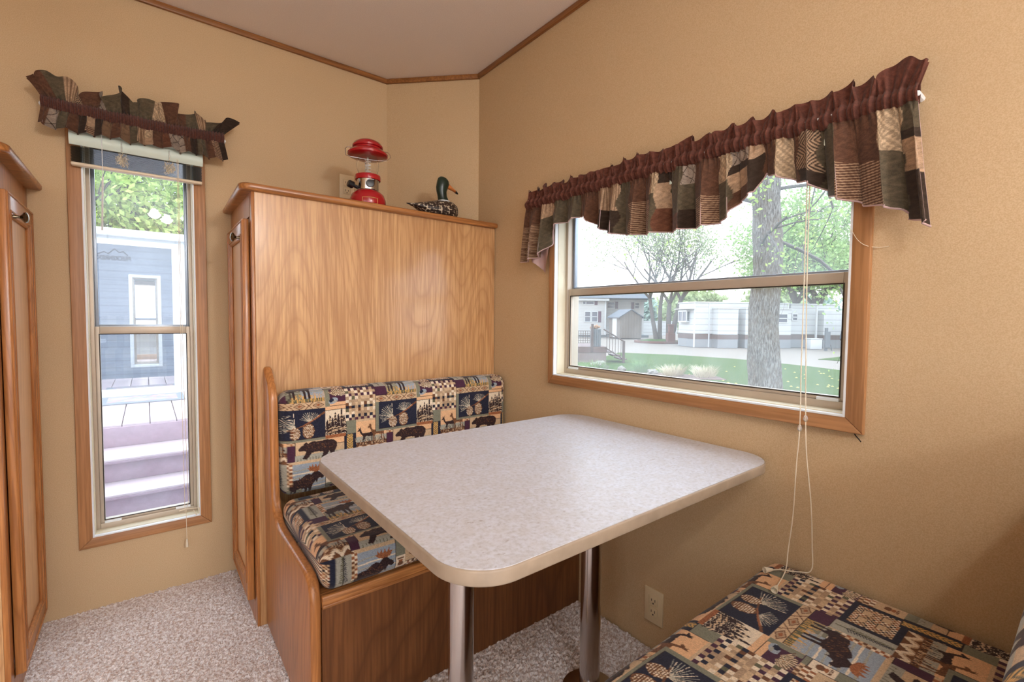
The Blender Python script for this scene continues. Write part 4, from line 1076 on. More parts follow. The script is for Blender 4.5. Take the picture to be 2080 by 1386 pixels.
def siding(name, c, pitch=.12, var=.05, axis='Z'):
    t = Mat(name); tcn = t.n('TexCoord'); sp = t.n('SeparateXYZ'); t.l(tcn.outputs['Object'], sp.inputs[0])
    fr = t.math('FRACT', t.math('MULTIPLY', sp.outputs[axis], 1/pitch))
    dk = tuple(x*.72 for x in c[:3])+(1,); lt = tuple(min(1, x*1.03) for x in c[:3])+(1,)
    t.col(t.ramp(fr, [(.0, dk), (.10, dk), (.16, c), (1, lt)])).set(rough=.5); t.bump(fr, .3, .01)
    return t.m
m_rv = siding('white_trailer_siding', osr(238, 238, 236), .42); m_rvside = siding('grey_skirting', osr(205, 208, 210), .05, axis='X')
m_stripe = siding('brown_stripe_siding', osr(150, 124, 116), .09)
m_house = siding('cream_lap_siding', osr(234, 230, 225), .17); m_shed = siding('tan_shed_boards', osr(178, 162, 148), .30, axis='X')
m_roof = plain('grey_shingles', osr(140, 148, 158), .8, var=.15); m_purple = plain('plum_shutter', osr(140, 96, 120), .5); m_glz = plain('dark_window_glass', osr(112, 120, 138), .08, var=.2)
m_wtrim = plain('white_trim', osr(246, 246, 244), .5); m_deckb = plain('reddish_deck_boards', osr(150, 116, 108), .7, var=.12); m_rail = plain('brown_railing', osr(116, 86, 78), .6, var=.1)
m_greyw = plain('weathered_grey_wood', osr(150, 156, 160), .8, var=.2); m_brick = plain('red_brick', osr(168, 116, 100), .8, var=.2); m_mulch = plain('mulch', osr(160, 128, 112), .9, var=.3)
m_stone = plain('pale_field_stone', osr(196, 188, 172), .85, var=.15); OSK = .7
m_dgrass = plain('dry_ornamental_grass', osr(222, 208, 180), .8, var=.15); m_ggrass = plain('green_blades', osr(128, 160, 96), .8, var=.2)
def bark():
    t = Mat('furrowed_bark'); n = t.noise(t.coord((62, 62, 11)), 1, 5, .65, .5); n2 = t.noise(t.coord((3, 3, 2)), 1, 3)
    c = t.ramp(n, [(.36, osr(84, 74, 66)), (.5, osr(158, 146, 134)), (.62, osr(206, 200, 192))])
    c = t.mix(t.ramp(n2, [(.45, (0, 0, 0, 1)), (.7, (.5, .5, .5, 1))]), c, osr(150, 124, 84))
    t.col(c).set(rough=.95, spec=.1); t.bump(n, 1, .03); return t.m
OSK = .5
m_bark = bark(); m_twig = plain('grey_brown_twigs', osr(118, 108, 100), .9, var=.15)
def leafm(name, c1, c2):
    t = Mat(name); n = t.noise(t.coord(), 3.5, 4, .7)
    t.col(t.ramp(n, [(.35, c1), (.65, c2)])).set(rough=.7, spec=.2)
    tl = t.n('BsdfTranslucent'); t.l(t.b.inputs['Base Color'].links[0].from_socket, tl.inputs[0])
    mx = t.n('MixShader'); mx.inputs[0].default_value = .35; t.l(t.b.outputs[0], mx.inputs[1]); t.l(tl.outputs[0], mx.inputs[2]); t.l(mx.outputs[0], t.out.inputs[0])
    return t.m
OSK = .78
m_leaf = leafm('spring_leaves', osr(128, 168, 92), osr(192, 214, 146)); m_leaf2 = leafm('olive_spring_leaves', osr(150, 168, 118), osr(198, 208, 160)); m_leaf3 = leafm('hazy_leaves', osr(158, 182, 168), osr(186, 204, 190))  # hazy_leaves carry the distance haze in their pale colour
m_leaf4 = leafm('yellow_green_leaves', osr(138, 178, 84), osr(206, 222, 128))
OSK = .28
def lawnm():
    t = Mat('lawn_grass'); n = t.noise(t.coord(), 60, 4, .7); n2 = t.noise(t.coord(), 1.2, 3)
    c = t.ramp(n, [(.3, osr(92, 136, 66)), (.6, osr(140, 176, 98))]); c = t.mix(t.math('MULTIPLY', n2, .4), c, osr(158, 178, 110))
    t.col(c).set(rough=.95, spec=.1); t.bump(n, 1, .03); return t.m
def gravelm():
    t = Mat('pale_gravel'); n = t.noise(t.coord(), 30, 5, .7); n2 = t.noise(t.coord(), .8, 4)
    c = t.ramp(n, [(.35, osr(190, 176, 160)), (.6, osr(222, 210, 198))]); c = t.mix(t.math('MULTIPLY', n2, .5), c, osr(205, 192, 176))
    t.col(c).set(rough=.95, spec=.1); return t.m
m_lawn = lawnm()
OSK = .34
m_gravel = gravelm()
mb = MB(); mb.poly([(-60, -60, GZ0-.02), (110, -60, GZ0-.02), (110, 110, GZ0-.02), (-60, 110, GZ0-.02)]); struct(mb, 'gravel_road', m_gravel, 'pale gravel lane and yard', smooth=0)
mb = MB(); L_ = [(-6, 1.6), (-6, 16.5), (3.2, 20.6), (6.2, 27.0), (9.0, 25.6), (11.2, 23.2), (12.6, 19.6), (13.4, 14.6), (14.5, 7), (14, 1.6)]
L_ = [WF(x, d, GZ0) for x, d in L_]
mb.prism([(p.x, p.y) for p in L_], 'z', GZ0-.03, GZ0)
struct(mb, 'lawn', m_lawn, 'green lawn between the house and the gravel lane', smooth=0)
mb = MB(); mb.prism([tuple(WF(x, d).xy) for x, d in [(15.4, 23.4), (18.0, 25.4), (22, 25.0), (22, 21.0), (18, 20.2)]], 'z', GZ0-.03, GZ0+.01); struct(mb, 'lawn_patch', m_lawn, 'small patch of grass beyond the lane', smooth=0)

def part(nm, mt, parent, fn, smooth=0, label=None):
    mb = MB(); fn(mb); o = mb.build(nm, mt, parent, smooth=smooth)
    if label: o['label'] = label
    return o
def place(t, M):
    """build children in local coordinates, then stand the thing in the yard"""
    t.matrix_world = M
def lthing(name, label, cat, group=None): return thing(name, (0, 0, 0), label, cat, group)
def win(parent, x0, x1, z0, z1, y=0.0, bars=(), shutters=(), plane='y', sh=.32):
    w = part('window', m_wtrim, parent, lambda mb: mb.frame(plane, y-.05, y+.03, x0, x1, z0, z1, .07))
    part('pane', m_glz, w, lambda mb: mb.box(*((x0+.05, x1-.05, y-.02, y) if plane == 'y' else (y-.02, y, x0+.05, x1-.05)), z0+.05, z1-.05))
    if bars:
        def f(mb):
            for b in bars:
                if b[0] == 'h':
                    z = z0+(z1-z0)*b[1]; mb.box(*((x0, x1, y-.05, y+.01) if plane == 'y' else (y-.05, y+.01, x0, x1)), z-.035, z+.035)
                else:
                    x = x0+(x1-x0)*b[1]; mb.box(*((x-.035, x+.035, y-.05, y+.01) if plane == 'y' else (y-.05, y+.01, x-.035, x+.035)), z0, z1)
        part('glazing_bar', m_wtrim, w, f)
    for s in shutters:
        xs = (x0-.05-sh, x0-.05) if s < 0 else (x1+.05, x1+.05+sh)
        part('shutter', m_purple, parent, lambda mb: mb.box(xs[0], xs[1], y-.04, y, z0, z1))
    return w

# white mobile home: local x along its long side, y away from the viewer
rv = lthing('mobile_home', 'long white mobile home with brown stripe, passing behind the big trunk', 'mobile home')
L = 7.2
part('body', m_rv, rv, lambda mb: mb.box(0, L, 0, 2.4, .20, 2.44, .05))
part('stripe', m_stripe, rv, lambda mb: (mb.box(-.015, L+.01, -.015, 2.41, -.16, .20)), label='brown ribbed band')
part('skirting', m_rvside, rv, lambda mb: mb.box(.0, L, .0, 2.4, GZ0, -.16))
part('roof_edge', m_wtrim, rv, lambda mb: mb.box(-.06, L+.06, -.06, 2.46, 2.42, 2.50, .02))
for q in (0, 1.1, L): part('corner_trim', m_wtrim, rv, lambda mb: mb.box(q-.05, q+.05, -.03, .02, GZ0, 2.42))
w = part('bay_window', m_wtrim, rv, lambda mb: (mb.box(-.25, 0, .7, 2.0, 1.02, 1.12), mb.box(-.25, 0, .7, 2.0, 1.80, 1.90), mb.box(-.25, -.18, .7, .78, 1.1, 1.8), mb.box(-.25, -.18, 1.92, 2.0, 1.1, 1.8), mb.box(-.25, -.18, 1.3, 1.4, 1.1, 1.8)))
part('pane', m_glz, w, lambda mb: mb.box(-.22, -.19, .76, 1.95, 1.1, 1.82))
part('awning', m_wtrim, rv, lambda mb: mb.box(-.35, 0, -.1, 2.45, 1.98, 2.04))
for (x0, x1) in ((1.35, 2.85), (3.40, 6.9)):
    s = part('slide_out', m_rv, rv, lambda mb: mb.box(x0, x1, -.75, 0, .18, 2.02, .03))
    part('band', m_stripe, s, lambda mb: mb.box(x0-.012, x1+.012, -.762, 0, -.14, .18))
    part('slide_skirt', m_rvside, s, lambda mb: mb.box(x0, x1, -.75, 0, GZ0, -.14))
    part('eave', m_wtrim, s, lambda mb: mb.box(x0-.05, x1+.05, -.82, 0, 2.0, 2.08))
win(rv, 2.92, 3.28, .95, 1.78, 0, [('h', .5)]); win(rv, 3.95, 6.6, 1.02, 1.72, -.75, [('h', .5), ('v', .5)])
place(rv, FR(12.95, 33.2, .12))
rv2 = lthing('mobile_home', 'second white mobile home with small windows right of the big trunk', 'mobile home')
part('body', m_rv, rv2, lambda mb: mb.box(0, 3.6, 0, 2.4, .20, 2.40, .05)); part('stripe', m_stripe, rv2, lambda mb: mb.box(-.015, 3.61, -.015, 2.41, -.16, .20)); part('skirting', m_rvside, rv2, lambda mb: mb.box(0, 3.6, 0, 2.4, GZ0, -.16))
part('roof_edge', m_wtrim, rv2, lambda mb: mb.box(-.06, 3.66, -.06, 2.46, 2.38, 2.46, .02)); win(rv2, .1, .55, 1.2, 1.75, 0, [('h', .5)])
s = part('slide_out', m_rv, rv2, lambda mb: mb.box(2.1, 3.5, -.6, 0, .18, 1.98, .03)); part('band', m_stripe, s, lambda mb: mb.box(2.09, 3.51, -.61, 0, -.14, .18)); part('slide_skirt', m_rvside, s, lambda mb: mb.box(2.1, 3.5, -.6, 0, GZ0, -.14))
part('porch_post', m_wtrim, rv2, lambda mb: mb.box(1.6, 1.7, -.5, -.4, GZ0, 2.3))
place(rv2, FR(20.35, 34.2, .05))
t = lthing('storage_box', 'white storage box on the gravel beside the far mobile home', 'box'); part('bin', m_wtrim, t, lambda mb: mb.box(-.4, .4, -.3, .3, GZ0, -.06, .03), 30); part('lid', m_wtrim, t, lambda mb: mb.box(-.43, .43, -.33, .33, -.06, .0, .02), 30); place(t, FR(20.9, 32.3))
t = lthing('power_pedestal', 'grey wooden utility post with meter box beyond the lane', 'post'); part('post', m_greyw, t, lambda mb: mb.box(-.07, .07, -.07, .07, GZ0, .75)); part('meter_box', m_greyw, t, lambda mb: mb.box(-.16, .16, -.2, -.07, -.55, .50, .02)); part('brace', m_greyw, t, lambda mb: mb.tube([(.12, 0, .3), (.42, 0, GZ0)], .03)); place(t, FR(20.6, 30.6))
m_blue = plain('blue_tarp', osr(128, 146, 170), .6, var=.2)
t = lthing('covered_trailer', 'small utility trailer under a blue grey cover at the right end of the lane', 'trailer')
part('cover', m_blue, t, lambda mb: mb.prism([(-.2, .0), (1.9, .0), (1.8, .85), (1.4, 1.35), (.6, 1.45), (.0, 1.0)], 'y', 0, 1.6, bev=.08), 40); part('frame', m_dark, t, lambda mb: mb.box(-.2, 1.9, .1, 1.5, -.12, 0)); part('wheel', m_greyw, t, lambda mb: mb.lathe([(0, -.1), (.30, -.1), (.34, -.05), (.34, .05), (.30, .1), (0, .1)], (.9, -.02, GZ0+.34), 24, 'y'), 30); place(t, FR(22.9, 30.6, .1))

# tan garden shed
sh = lthing('garden_shed', 'tan garden shed with white door and grey gable roof across the yard', 'shed')
W_, H_, R_, Dp = 2.35, 1.45, 2.15, 2.7
part('walls', m_shed, sh, lambda mb: mb.prism([(0, GZ0+.1), (W_, GZ0+.1), (W_, H_), (W_/2, R_), (0, H_)], 'y', 0, Dp))
def roof_(mb):
    for s in (0, 1):
        p = [(-.18, H_-.10), (W_/2, R_+.02), (W_/2, R_+.12), (-.18, H_)]
        if s: p = [(W_-x, z) for x, z in p][::-1]
        mb.prism(p, 'y', -.18, Dp+.18)
part('roof', m_roof, sh, roof_)
part('door', m_wtrim, sh, lambda mb: mb.box(-.04, 0, .7, 1.75, GZ0+.15, H_-.05)); part('skids', m_dark, sh, lambda mb: mb.box(.05, W_-.05, .05, Dp, GZ0, GZ0+.1))
place(sh, FR(10.75, 46.6, .20))

# cream sided house
hs = lthing('house', 'cream sided house with plum shutters behind the shed, left in the wide window', 'house')
part('wall', m_house, hs, lambda mb: mb.box(0, 4.15, 0, 5, GZ0+.25, 3.30)); part('wing_wall', m_house, hs, lambda mb: mb.box(4.15, 9.0, 2.2, 7.2, GZ0+.25, 3.30)); part('foundation', m_greyw, hs, lambda mb: mb.box(.05, 9, .05 if False else .06, 5, GZ0, GZ0+.26))
part('fascia', m_wtrim, hs, lambda mb: (mb.box(-.3, 4.5, -.35, 5, 3.25, 3.50), mb.box(4.5, 9.3, 1.9, 5, 3.25, 3.5)))
part('roof', m_roof, hs, lambda mb: mb.prism([(-.4, 3.5), (9.4, 3.5), (9.4, 3.56), (-.4, 3.56)], 'y', -.4, 7)); part('roof_slope', m_roof, hs, lambda mb: mb.prism([(-.4, 3.5), (3.4, 5.2), (7.2, 5.2)], 'x', -.3, 4.6) if False else mb.prism([(-.4, 3.55), (3.4, 4.6), (7.2, 3.55)], 'x', -.3, 9.3))
for q in (0, 1.05, 4.15): part('corner_board', m_wtrim, hs, lambda mb: mb.box(q-.09, q+.09, -.06, .0, GZ0+.25, 3.25))
win(hs, .18, .78, -.10, 2.45, 0, [('h', .35), ('v', .5), ('h', .68)]); part('shutter', m_purple, hs, lambda mb: mb.box(.84, .84+.0 if False else 1.0, -.05, 0, -.1, 2.45) if False else mb.box(.80, 1.30 if False else .98, -.05, 0, GZ0+.3, 2.5))
win(hs, 1.85, 2.55, .9, 2.10, 0, [('h', .5)]); win(hs, 2.62, 3.32, .9, 2.10, 0, [('h', .5)], (1,)); win(hs, 1.6, 2.9, 2.8, 3.22, 0, [('v', .3)], (1,))
win(hs, 4.75, 5.65, 2.45, 3.25, 2.2, [('h', .5)], (-1, 1)); win(hs, 7.9, 8.5, 2.45, 3.2, 2.2, [('h', .5)], (-1,))
place(hs, FR(6.1, 51.5, .0))

# porch deck with railing
dkp = lthing('porch_deck', 'reddish wooden porch deck with lattice screen and stair railing across the lawn', 'deck')
part('platform', m_deckb, dkp, lambda mb: (mb.box(-2, 1.45, 0, 3, -.30, -.10), mb.box(-2, 1.45, .0, 3, -.1, -.06)), label='reddish fascia boards')
part('lattice_skirt', siding('lattice_skirt', osr(190, 166, 160), .07, axis='X'), dkp, lambda mb: mb.box(-2, 1.42, .03, .05, GZ0, -.30))
def lat(mb):
    for k in range(14): mb.box(-.62+k*.10, -.60+k*.10, .0, .02, .10, .64)
    for k in range(6): mb.box(-.65, .70, .02, .04, .10+k*.105, .12+k*.105)
part('lattice_screen', m_rail, dkp, lat); part('screen_post', m_rail, dkp, lambda mb: mb.box(.74, .84, -.02, .08, -.3, .95))
part('newel_post', m_rail, dkp, lambda mb: mb.box(2.12, 2.22, -.05, .05, GZ0, .22))
part('hand_rail', m_rail, dkp, lambda mb: mb.tube([(1.28, 0, .72), (2.17, 0, .20)], .035, 6)); part('foot_rail', m_rail, dkp, lambda mb: mb.tube([(1.36, 0, -.08), (2.17, 0, -.60)], .025, 6))
for k in range(6): part('baluster', m_rail, dkp, lambda mb: mb.box(1.42+k*.125, 1.44+k*.125, -.01, .01, -.12-.64*(k*.125+.06), .64-.585*(k*.125+.06)))
for k in range(3): part('step', m_deckb, dkp, lambda mb: mb.box(1.45+k*.28, 1.78+k*.28, .1, 1.2, -.32-k*.15, -.27-k*.15))
place(dkp, FR(2.72, 20.4))
t = lthing('planter_pedestal', 'weathered grey wooden planter on the porch deck with orange flowers', 'planter')
part('box', m_greyw, t, lambda mb: mb.box(-.20, .20, -.18, .18, -.06, .72, .01)); part('slats', m_greyw, t, lambda mb: [mb.box(-.19+k*.1, -.11+k*.1, -.20, -.18, -.05, .71) for k in range(4)])
m_orange = plain('orange_flowers', osr(232, 178, 132), .7, var=.2)
part('flowers', m_orange, t, lambda mb: [mb.blob((random.uniform(-.2, .2), random.uniform(-.12, .12), .80+random.uniform(-.04, .06)), (.07, .07, .06), 1, .3, 3, k) for k in range(14)], 30)
place(t, FR(3.72, 20.75))
t = lthing('brick_grill', 'red brick garden grill beside the white mobile home', 'grill'); part('base', m_brick, t, lambda mb: mb.box(-.3, .3, -.3, .3, GZ0, .1, .02)); part('chimney', m_brick, t, lambda mb: (mb.box(-.18, .2, -.2, .2, .1, .75, .02), mb.box(-.24, .26, -.26, .26, .75, .85))); place(t, FR(13.05, 38.4))
t = lthing('white_fence', 'pale white fence far behind the tree trunks', 'fence'); part('boards', m_rv, t, lambda mb: mb.box(0, 6, 0, .1, GZ0, 1.0)); part('cap', m_wtrim, t, lambda mb: mb.box(0, 6, -.03, .13, 1.0, 1.08)); place(t, FR(15.2, 60, 0))

# garden bed
for i, (X, D, r, lb) in enumerate([(3.30, 17.6, (.36, .3, .20), 'large pale rounded stone in the garden bed'), (3.92, 16.6, (.17, .14, .14), 'small grey stone in the garden bed right of the large one'), (4.9, 16.2, (.22, .16, .11), 'flat pale stone between the garden grasses')]):
    p = WF(X, D, GZ0+r[2]*.6); mb = MB(); mb.blob((0, 0, 0), r, 3, .25, 1.6, i); o = mb.build('garden_stone', m_stone); o.location = p; tag(o, lb, 'stone')
def tuft(X, D, h, n, w, mt, label, g):
    p = WF(X, D, GZ0); V = []; Q = []
    for k in range(n):
        a_ = rng.uniform(0, 2*PI); r_ = w*rng.random()**.5; x, y = r_*math.cos(a_), r_*.6*math.sin(a_)
        hh_ = h*rng.uniform(.5, 1); lx, ly = x*rng.uniform(.3, 1.2)+rng.normal()*.04, y+rng.normal()*.05; b_ = len(V); t_ = .006
        V += [(x-t_, y, 0), (x+t_, y, 0), (x+lx*.5+t_*.8, y+ly*.5, hh_*.7), (x+lx*.5-t_*.8, y+ly*.5, hh_*.7), (x+lx+.002, y+ly, hh_), (x+lx-.002, y+ly, hh_)]
        Q += [(b_, b_+1, b_+2, b_+3), (b_+3, b_+2, b_+4, b_+5)]
    o = npmesh('ornamental_grass', V, Q, mt, smooth=False); o.location = p; return tag(o, label, 'grass', g)
tuft(3.0, 16.9, .42, 260, .5, m_ggrass, 'low mixed green plants around the large pale stone', None)
tuft(4.65, 16.6, .50, 260, .30, m_ggrass, 'green grass clump left of the dry grasses', None)
tuft(5.45, 15.7, .40, 420, .42, m_dgrass, 'left one of the two pale dry grass clumps in the garden bed', 'dry grasses')
tuft(6.40, 15.4, .42, 420, .42, m_dgrass, 'right one of the two pale dry grass clumps in the garden bed', 'dry grasses')
mb = MB(); mb.prism([(p.x, p.y) for p in [WF(2.4, 17.5), WF(4.6, 16.9), WF(6.9, 15.6), WF(6.8, 14.7), WF(5, 14.9), WF(2.4, 16)]], 'z', GZ0-.01, GZ0+.015); struct(mb, 'garden_bed', m_mulch, 'mulched garden bed', smooth=0)
m_yel = plain('dandelions', osr(236, 224, 110), .7)
V = []; Q = []
for k in range(90):
    X, D = rng.uniform(4.5, 12), rng.uniform(10, 19); p = WF(X, D, GZ0+.03); b_ = len(V); r_ = .035
    V += [p+Vector((-r_, -r_, .0)), p+Vector((r_, -r_, 0)), p+Vector((r_, r_, .0)), p+Vector((-r_, r_, 0)), p+Vector((0, 0, .035))]; Q += [(b_, b_+1, b_+4, b_+4), (b_+1, b_+2, b_+4, b_+4), (b_+2, b_+3, b_+4, b_+4), (b_+3, b_, b_+4, b_+4)]
me = bpy.data.meshes.new('dandelions'); me.from_pydata([tuple(v) for v in V], [], [q[:3] for q in Q]); me.materials.append(m_yel); o = bpy.data.objects.new('dandelions', me); COL.objects.link(o); tag(o, 'scattered yellow dandelions in the lawn', 'flowers', None, 'stuff')
mb = MB(); c_ = WF(12.6, 40, 0)
mb.lathe([(2.05, GZ0), (2.05, GZ0+.18), (1.85, GZ0+.18), (1.85, GZ0)], (0, 0, 0), 40); o = mb.build('bed_edging', m_brick); o.location = (c_.x, c_.y, 0); o.scale = (1, 1, 1); tag(o, 'round low edging of reddish blocks around the tree trunks', 'edging')
mb = MB(); mb.lathe([(0, GZ0+.35), (1.0, GZ0+.28), (1.84, GZ0+.1), (1.84, GZ0)], (c_.x, c_.y, 0), 32); struct(mb, 'planting_mound', m_lawn, 'grassy mound inside the round edging')

# ------------------------------------------------------------------ trees
def leaves(pts, size, parent, mt, name='foliage', spread=.3, per=5, seed=0):
    r = np.random.default_rng(seed); P = np.repeat(np.array(pts), per, 0); P = P+r.normal(size=P.shape)*spread
    n = len(P); a_ = r.normal(size=(n, 3)); a_ /= np.linalg.norm(a_, axis=1)[:, None]; b_ = np.cross(a_, r.normal(size=(n, 3))); b_ /= np.linalg.norm(b_, axis=1)[:, None]
    s = size*r.uniform(.6, 1.3, n)[:, None]
    V = np.stack([P-a_*s, P+b_*s*.55, P+a_*s, P-b_*s*.55], 1).reshape(-1, 3); Q = np.arange(4*n).reshape(-1, 4)
    return npmesh(name, V, Q, mt, parent=parent, smooth=False)
def grow(mb, p, d, L, r, depth, tips, rnd, up=.15, split=3, bend=.25, n=5, leafd=1):
    pts = [p.copy()]; rs = [r]
    for k in range(n):
        d = (d+Vector((rnd.gauss(0, bend), rnd.gauss(0, bend), rnd.gauss(0, bend)*.6+up))*.35).normalized(); p = p+d*(L/n); pts.append(p.copy()); rs.append(r*(1-.45*(k+1)/n))
        if depth <= leafd: tips.append(tuple(p))
    mb.tube(pts, rs, 6 if depth < 3 else 10, cap=False)
    if depth > 0:
        for k in range(split):
            i = rnd.randint(max(1, n-3), n); a_ = rnd.uniform(0, 2*PI); o_ = d.orthogonal().normalized(); o_.rotate(Matrix.Rotation(a_, 3, d))
            nd = (d*.75+o_*rnd.uniform(.45, .85)).normalized(); grow(mb, pts[i].copy(), nd, L*rnd.uniform(.62, .8), rs[i]*.62, depth-1, tips, rnd, up, split, bend, n, leafd)
def tree(label, X, D, h, r, mt, seed, stems, depth=4, size=.12, per=4, spread=.3, group=None, split=3, up=.15, lname='broadleaf_tree', leafd=1, bend=.25, base=None, Lf=.36):
    b0 = base if base is not None else WF(X, D, GZ0); t = thing(lname, tuple(b0), label, 'tree', group); rnd = random.Random(seed); tips = []; mb = MB()
    for (dx, dd, tx, td, tl) in stems:      # offset, lean, trunk length
        p = b0+Vector(WF(dx, dd, -.1)); d = (Vector((0, 0, 1))+Vector(WF(tx, td, 0))).normalized(); n = 6; pts = [p.copy()]; rs = [r*1.25]
        for k in range(n):
            d = (d+Vector((rnd.gauss(0, .05), rnd.gauss(0, .05), .03))).normalized(); p = p+d*(tl/n); pts.append(p.copy()); rs.append(r*(1-.3*(k+1)/n))
        mb.tube(pts, rs, 12, cap=False)
        for k in range(split): 
            a_ = 2*PI*k/split+rnd.uniform(-.4, .4); o_ = Vector((math.cos(a_), math.sin(a_), 0))
            grow(mb, p.copy(), (d*.8+o_*.6).normalized(), h*Lf*rnd.uniform(.7, 1), r*.5, depth-1, tips, rnd, up, split, bend, 5, leafd)
    mb.build('trunk', m_twig, t, smooth=60); leaves(tips, size, t, mt, seed=seed, per=per, spread=spread); return t
# the cluster in the round bed
tree('young multi stemmed tree with sparse spring leaves in the round bed, left stems', 12.3, 39.6, 13, .20, m_leaf2, 21, [(0, 0, -.16, 0, 3.9), (.35, .3, .02, 0, 4.3)], depth=4, size=.11, per=4, spread=.5, group=None, up=.22)
tree('forked tree with sparse leaves in the round bed, right of the leaning stems', 13.2, 39.2, 12.5, .24, m_leaf2, 22, [(0, 0, -.12, 0, 3.4), (0, 0, .26, 0, 3.8)], depth=4, size=.11, per=4, spread=.5, up=.2)
tree('leafy green tree standing behind the second mobile home', 28.0, 44, 10, .34, m_leaf, 23, [(0, 0, 0, 0, 3.6), (.9, 0, .15, 0, 3.8)], depth=4, size=.17, per=7, spread=.55, split=4)
tree('broad leafy tree at the right edge of the wide window', 21.6, 36.5, 15, .34, m_leaf, 33, [(0, 0, .05, 0, 3.4)], depth=4, size=.15, per=6, spread=.8, split=4)
# low foliage clouds far off, beyond the roofs
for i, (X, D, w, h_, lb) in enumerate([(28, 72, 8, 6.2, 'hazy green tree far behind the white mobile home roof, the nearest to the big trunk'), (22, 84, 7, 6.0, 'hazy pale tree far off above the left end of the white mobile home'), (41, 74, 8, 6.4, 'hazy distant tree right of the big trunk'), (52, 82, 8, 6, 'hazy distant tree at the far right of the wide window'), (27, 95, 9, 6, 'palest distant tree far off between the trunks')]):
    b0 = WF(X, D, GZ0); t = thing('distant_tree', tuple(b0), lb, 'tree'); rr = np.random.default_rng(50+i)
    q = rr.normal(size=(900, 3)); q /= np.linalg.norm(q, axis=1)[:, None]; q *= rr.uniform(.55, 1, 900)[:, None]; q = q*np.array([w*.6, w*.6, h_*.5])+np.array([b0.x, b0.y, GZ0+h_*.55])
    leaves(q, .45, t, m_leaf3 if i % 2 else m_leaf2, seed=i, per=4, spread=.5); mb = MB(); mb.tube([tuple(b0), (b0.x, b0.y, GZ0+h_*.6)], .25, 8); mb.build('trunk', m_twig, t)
# big trunk close to the house
bt = thing('big_tree', tuple(WF(4.22, 8.0, GZ0)), 'big old tree with thick furrowed grey trunk close outside the wide window', 'tree')
mb = MB(); P = []; rs = []
for k in range(26):
    z = GZ0+k*.30; P.append(WF(4.35-.012*k*.3+.03*math.sin(k*.8), 8.0, z)); rs.append(.245-.0022*k+.10*math.exp(-k*.6)+.008*math.sin(k*1.9))
b = bmesh.new(); rings = []; nn = 64
from mathutils import noise as mnoise
for i in range((len(P)-1)*4+1):
    f = i/4; i0 = min(int(f), len(P)-2); tt = f-i0; c = P[i0].lerp(P[i0+1], tt); r_ = rs[i0]*(1-tt)+rs[i0+1]*tt
    rg = []
    for k in range(nn):
        a_ = 2*PI*k/nn; q = r_*(1+.07*mnoise.noise(Vector((math.cos(a_)*5, math.sin(a_)*5, c.z*1.6)))+.035*mnoise.noise(Vector((math.cos(a_)*14, math.sin(a_)*14, c.z*4))))
        rg.append(b.verts.new((c.x+q*math.cos(a_), c.y+q*math.sin(a_), c.z)))
    rings.append(rg)
for i in range(len(rings)-1):
    for k in range(nn): b.faces.new((rings[i][k], rings[i][(k+1) % nn], rings[i+1][(k+1) % nn], rings[i+1][k]))
mb._merge(b); mb.build('trunk', m_bark, bt, smooth=60)
tips = []; mb = MB(); rnd = random.Random(77)
for (z, dx, dd, dz, L) in ((3.1, -1, .0, .25, 1.5), (3.6, -1, .2, .1, 1.7), (3.3, 1, -.3, .1, 1.3), (2.6, 1, .35, -.35, 2.2), (4.2, -.6, -.5, -.5, 1.2), (4.4, .8, .2, -.2, 2.4), (2.35, -.3, -1, .45, .9)):
    grow(mb, WF(4.18, 8.0, z), Vector(WF(dx, dd, dz)).normalized(), L, .035, 2, tips, rnd, up=-.12, split=3, bend=.35, n=6, leafd=1)
mb.build('limbs', m_twig, bt, smooth=60); leaves(tips, .036, bt, m_leaf4, seed=9, per=2, spread=.10)

OSK = .74
# ================================================================== OUTSIDE, beyond the narrow window
m_step = plain('faded_maroon_steps', osr(176, 146, 158), .35, var=.08); m_tread = plain('sky_sheen_treads', osr(222, 200, 202), .3, var=.06); m_gap = plain('deck_gap', osr(120, 76, 84), .8)  # treads are paler because reflected sky is put into their colour
st = thing('deck_steps', (0, 4.0, -.75), 'faded maroon wooden steps climbing to the sunroom deck outside the narrow window', 'steps')
def bx(nm, *a, **k):
    mt = k.pop('mt', m_step); par = k.pop('par', st); mb = MB(); mb.box(*a, k.pop('bev', .003)); return mb.build(nm, mt, par)
for (y, z0, z1) in ((4.565, .112, .262), (4.204, -.052, .095), (3.913, -.22, -.068), (3.62, -.40, -.235), (3.33, -.75, -.40)):
    bx('riser', -1.3, 1.3, y+.012, y+.03, z0, z1)
for (y0, y1, z) in ((4.19, 4.59, .112), (3.90, 4.22, -.052), (3.61, 3.93, -.22), (3.32, 3.63, -.39)):
    bx('tread', -1.3, 1.3, y0, y1, z-.016, z, mt=m_tread); bx('nosing', -1.3, 1.3, y0-.002, y0+.02, z-.032, z-.016)
dk2 = thing('sunroom_deck', (0, 5.4, .2), 'pale reddish deck boards in front of the white sunroom door', 'deck')
for k in range(16):
    x = -1.35+k*.17; bx('deck_board', x, x+.163, 4.597, 6.235, .255, .278, mt=m_tread, par=dk2)
bx('under_frame', -1.35, 1.37, 4.62, 6.22, .15, .250, mt=m_gap, par=dk2)
bx('fascia', -1.35, 1.37, 4.602, 4.615, .10, .254, mt=m_step, par=dk2)
def matm():
    t = Mat('patterned_doormat'); n = t.noise(t.coord((6, 16, 1)), 1, 4, .6); t.col(t.ramp(n, [(.4, osr(190, 176, 172)), (.5, osr(150, 160, 172)), (.58, osr(206, 150, 146)), (.66, osr(214, 204, 194))])).set(rough=.95); return t.m
mb = MB(); mb.box(-.37, .29, 5.62, 6.12, .2785, .290, .002); dm = mb.build('doormat', plain('grey_mat_border', osr(142, 150, 156), .9)); tag(dm, 'grey bordered patterned doormat before the sunroom door', 'doormat')
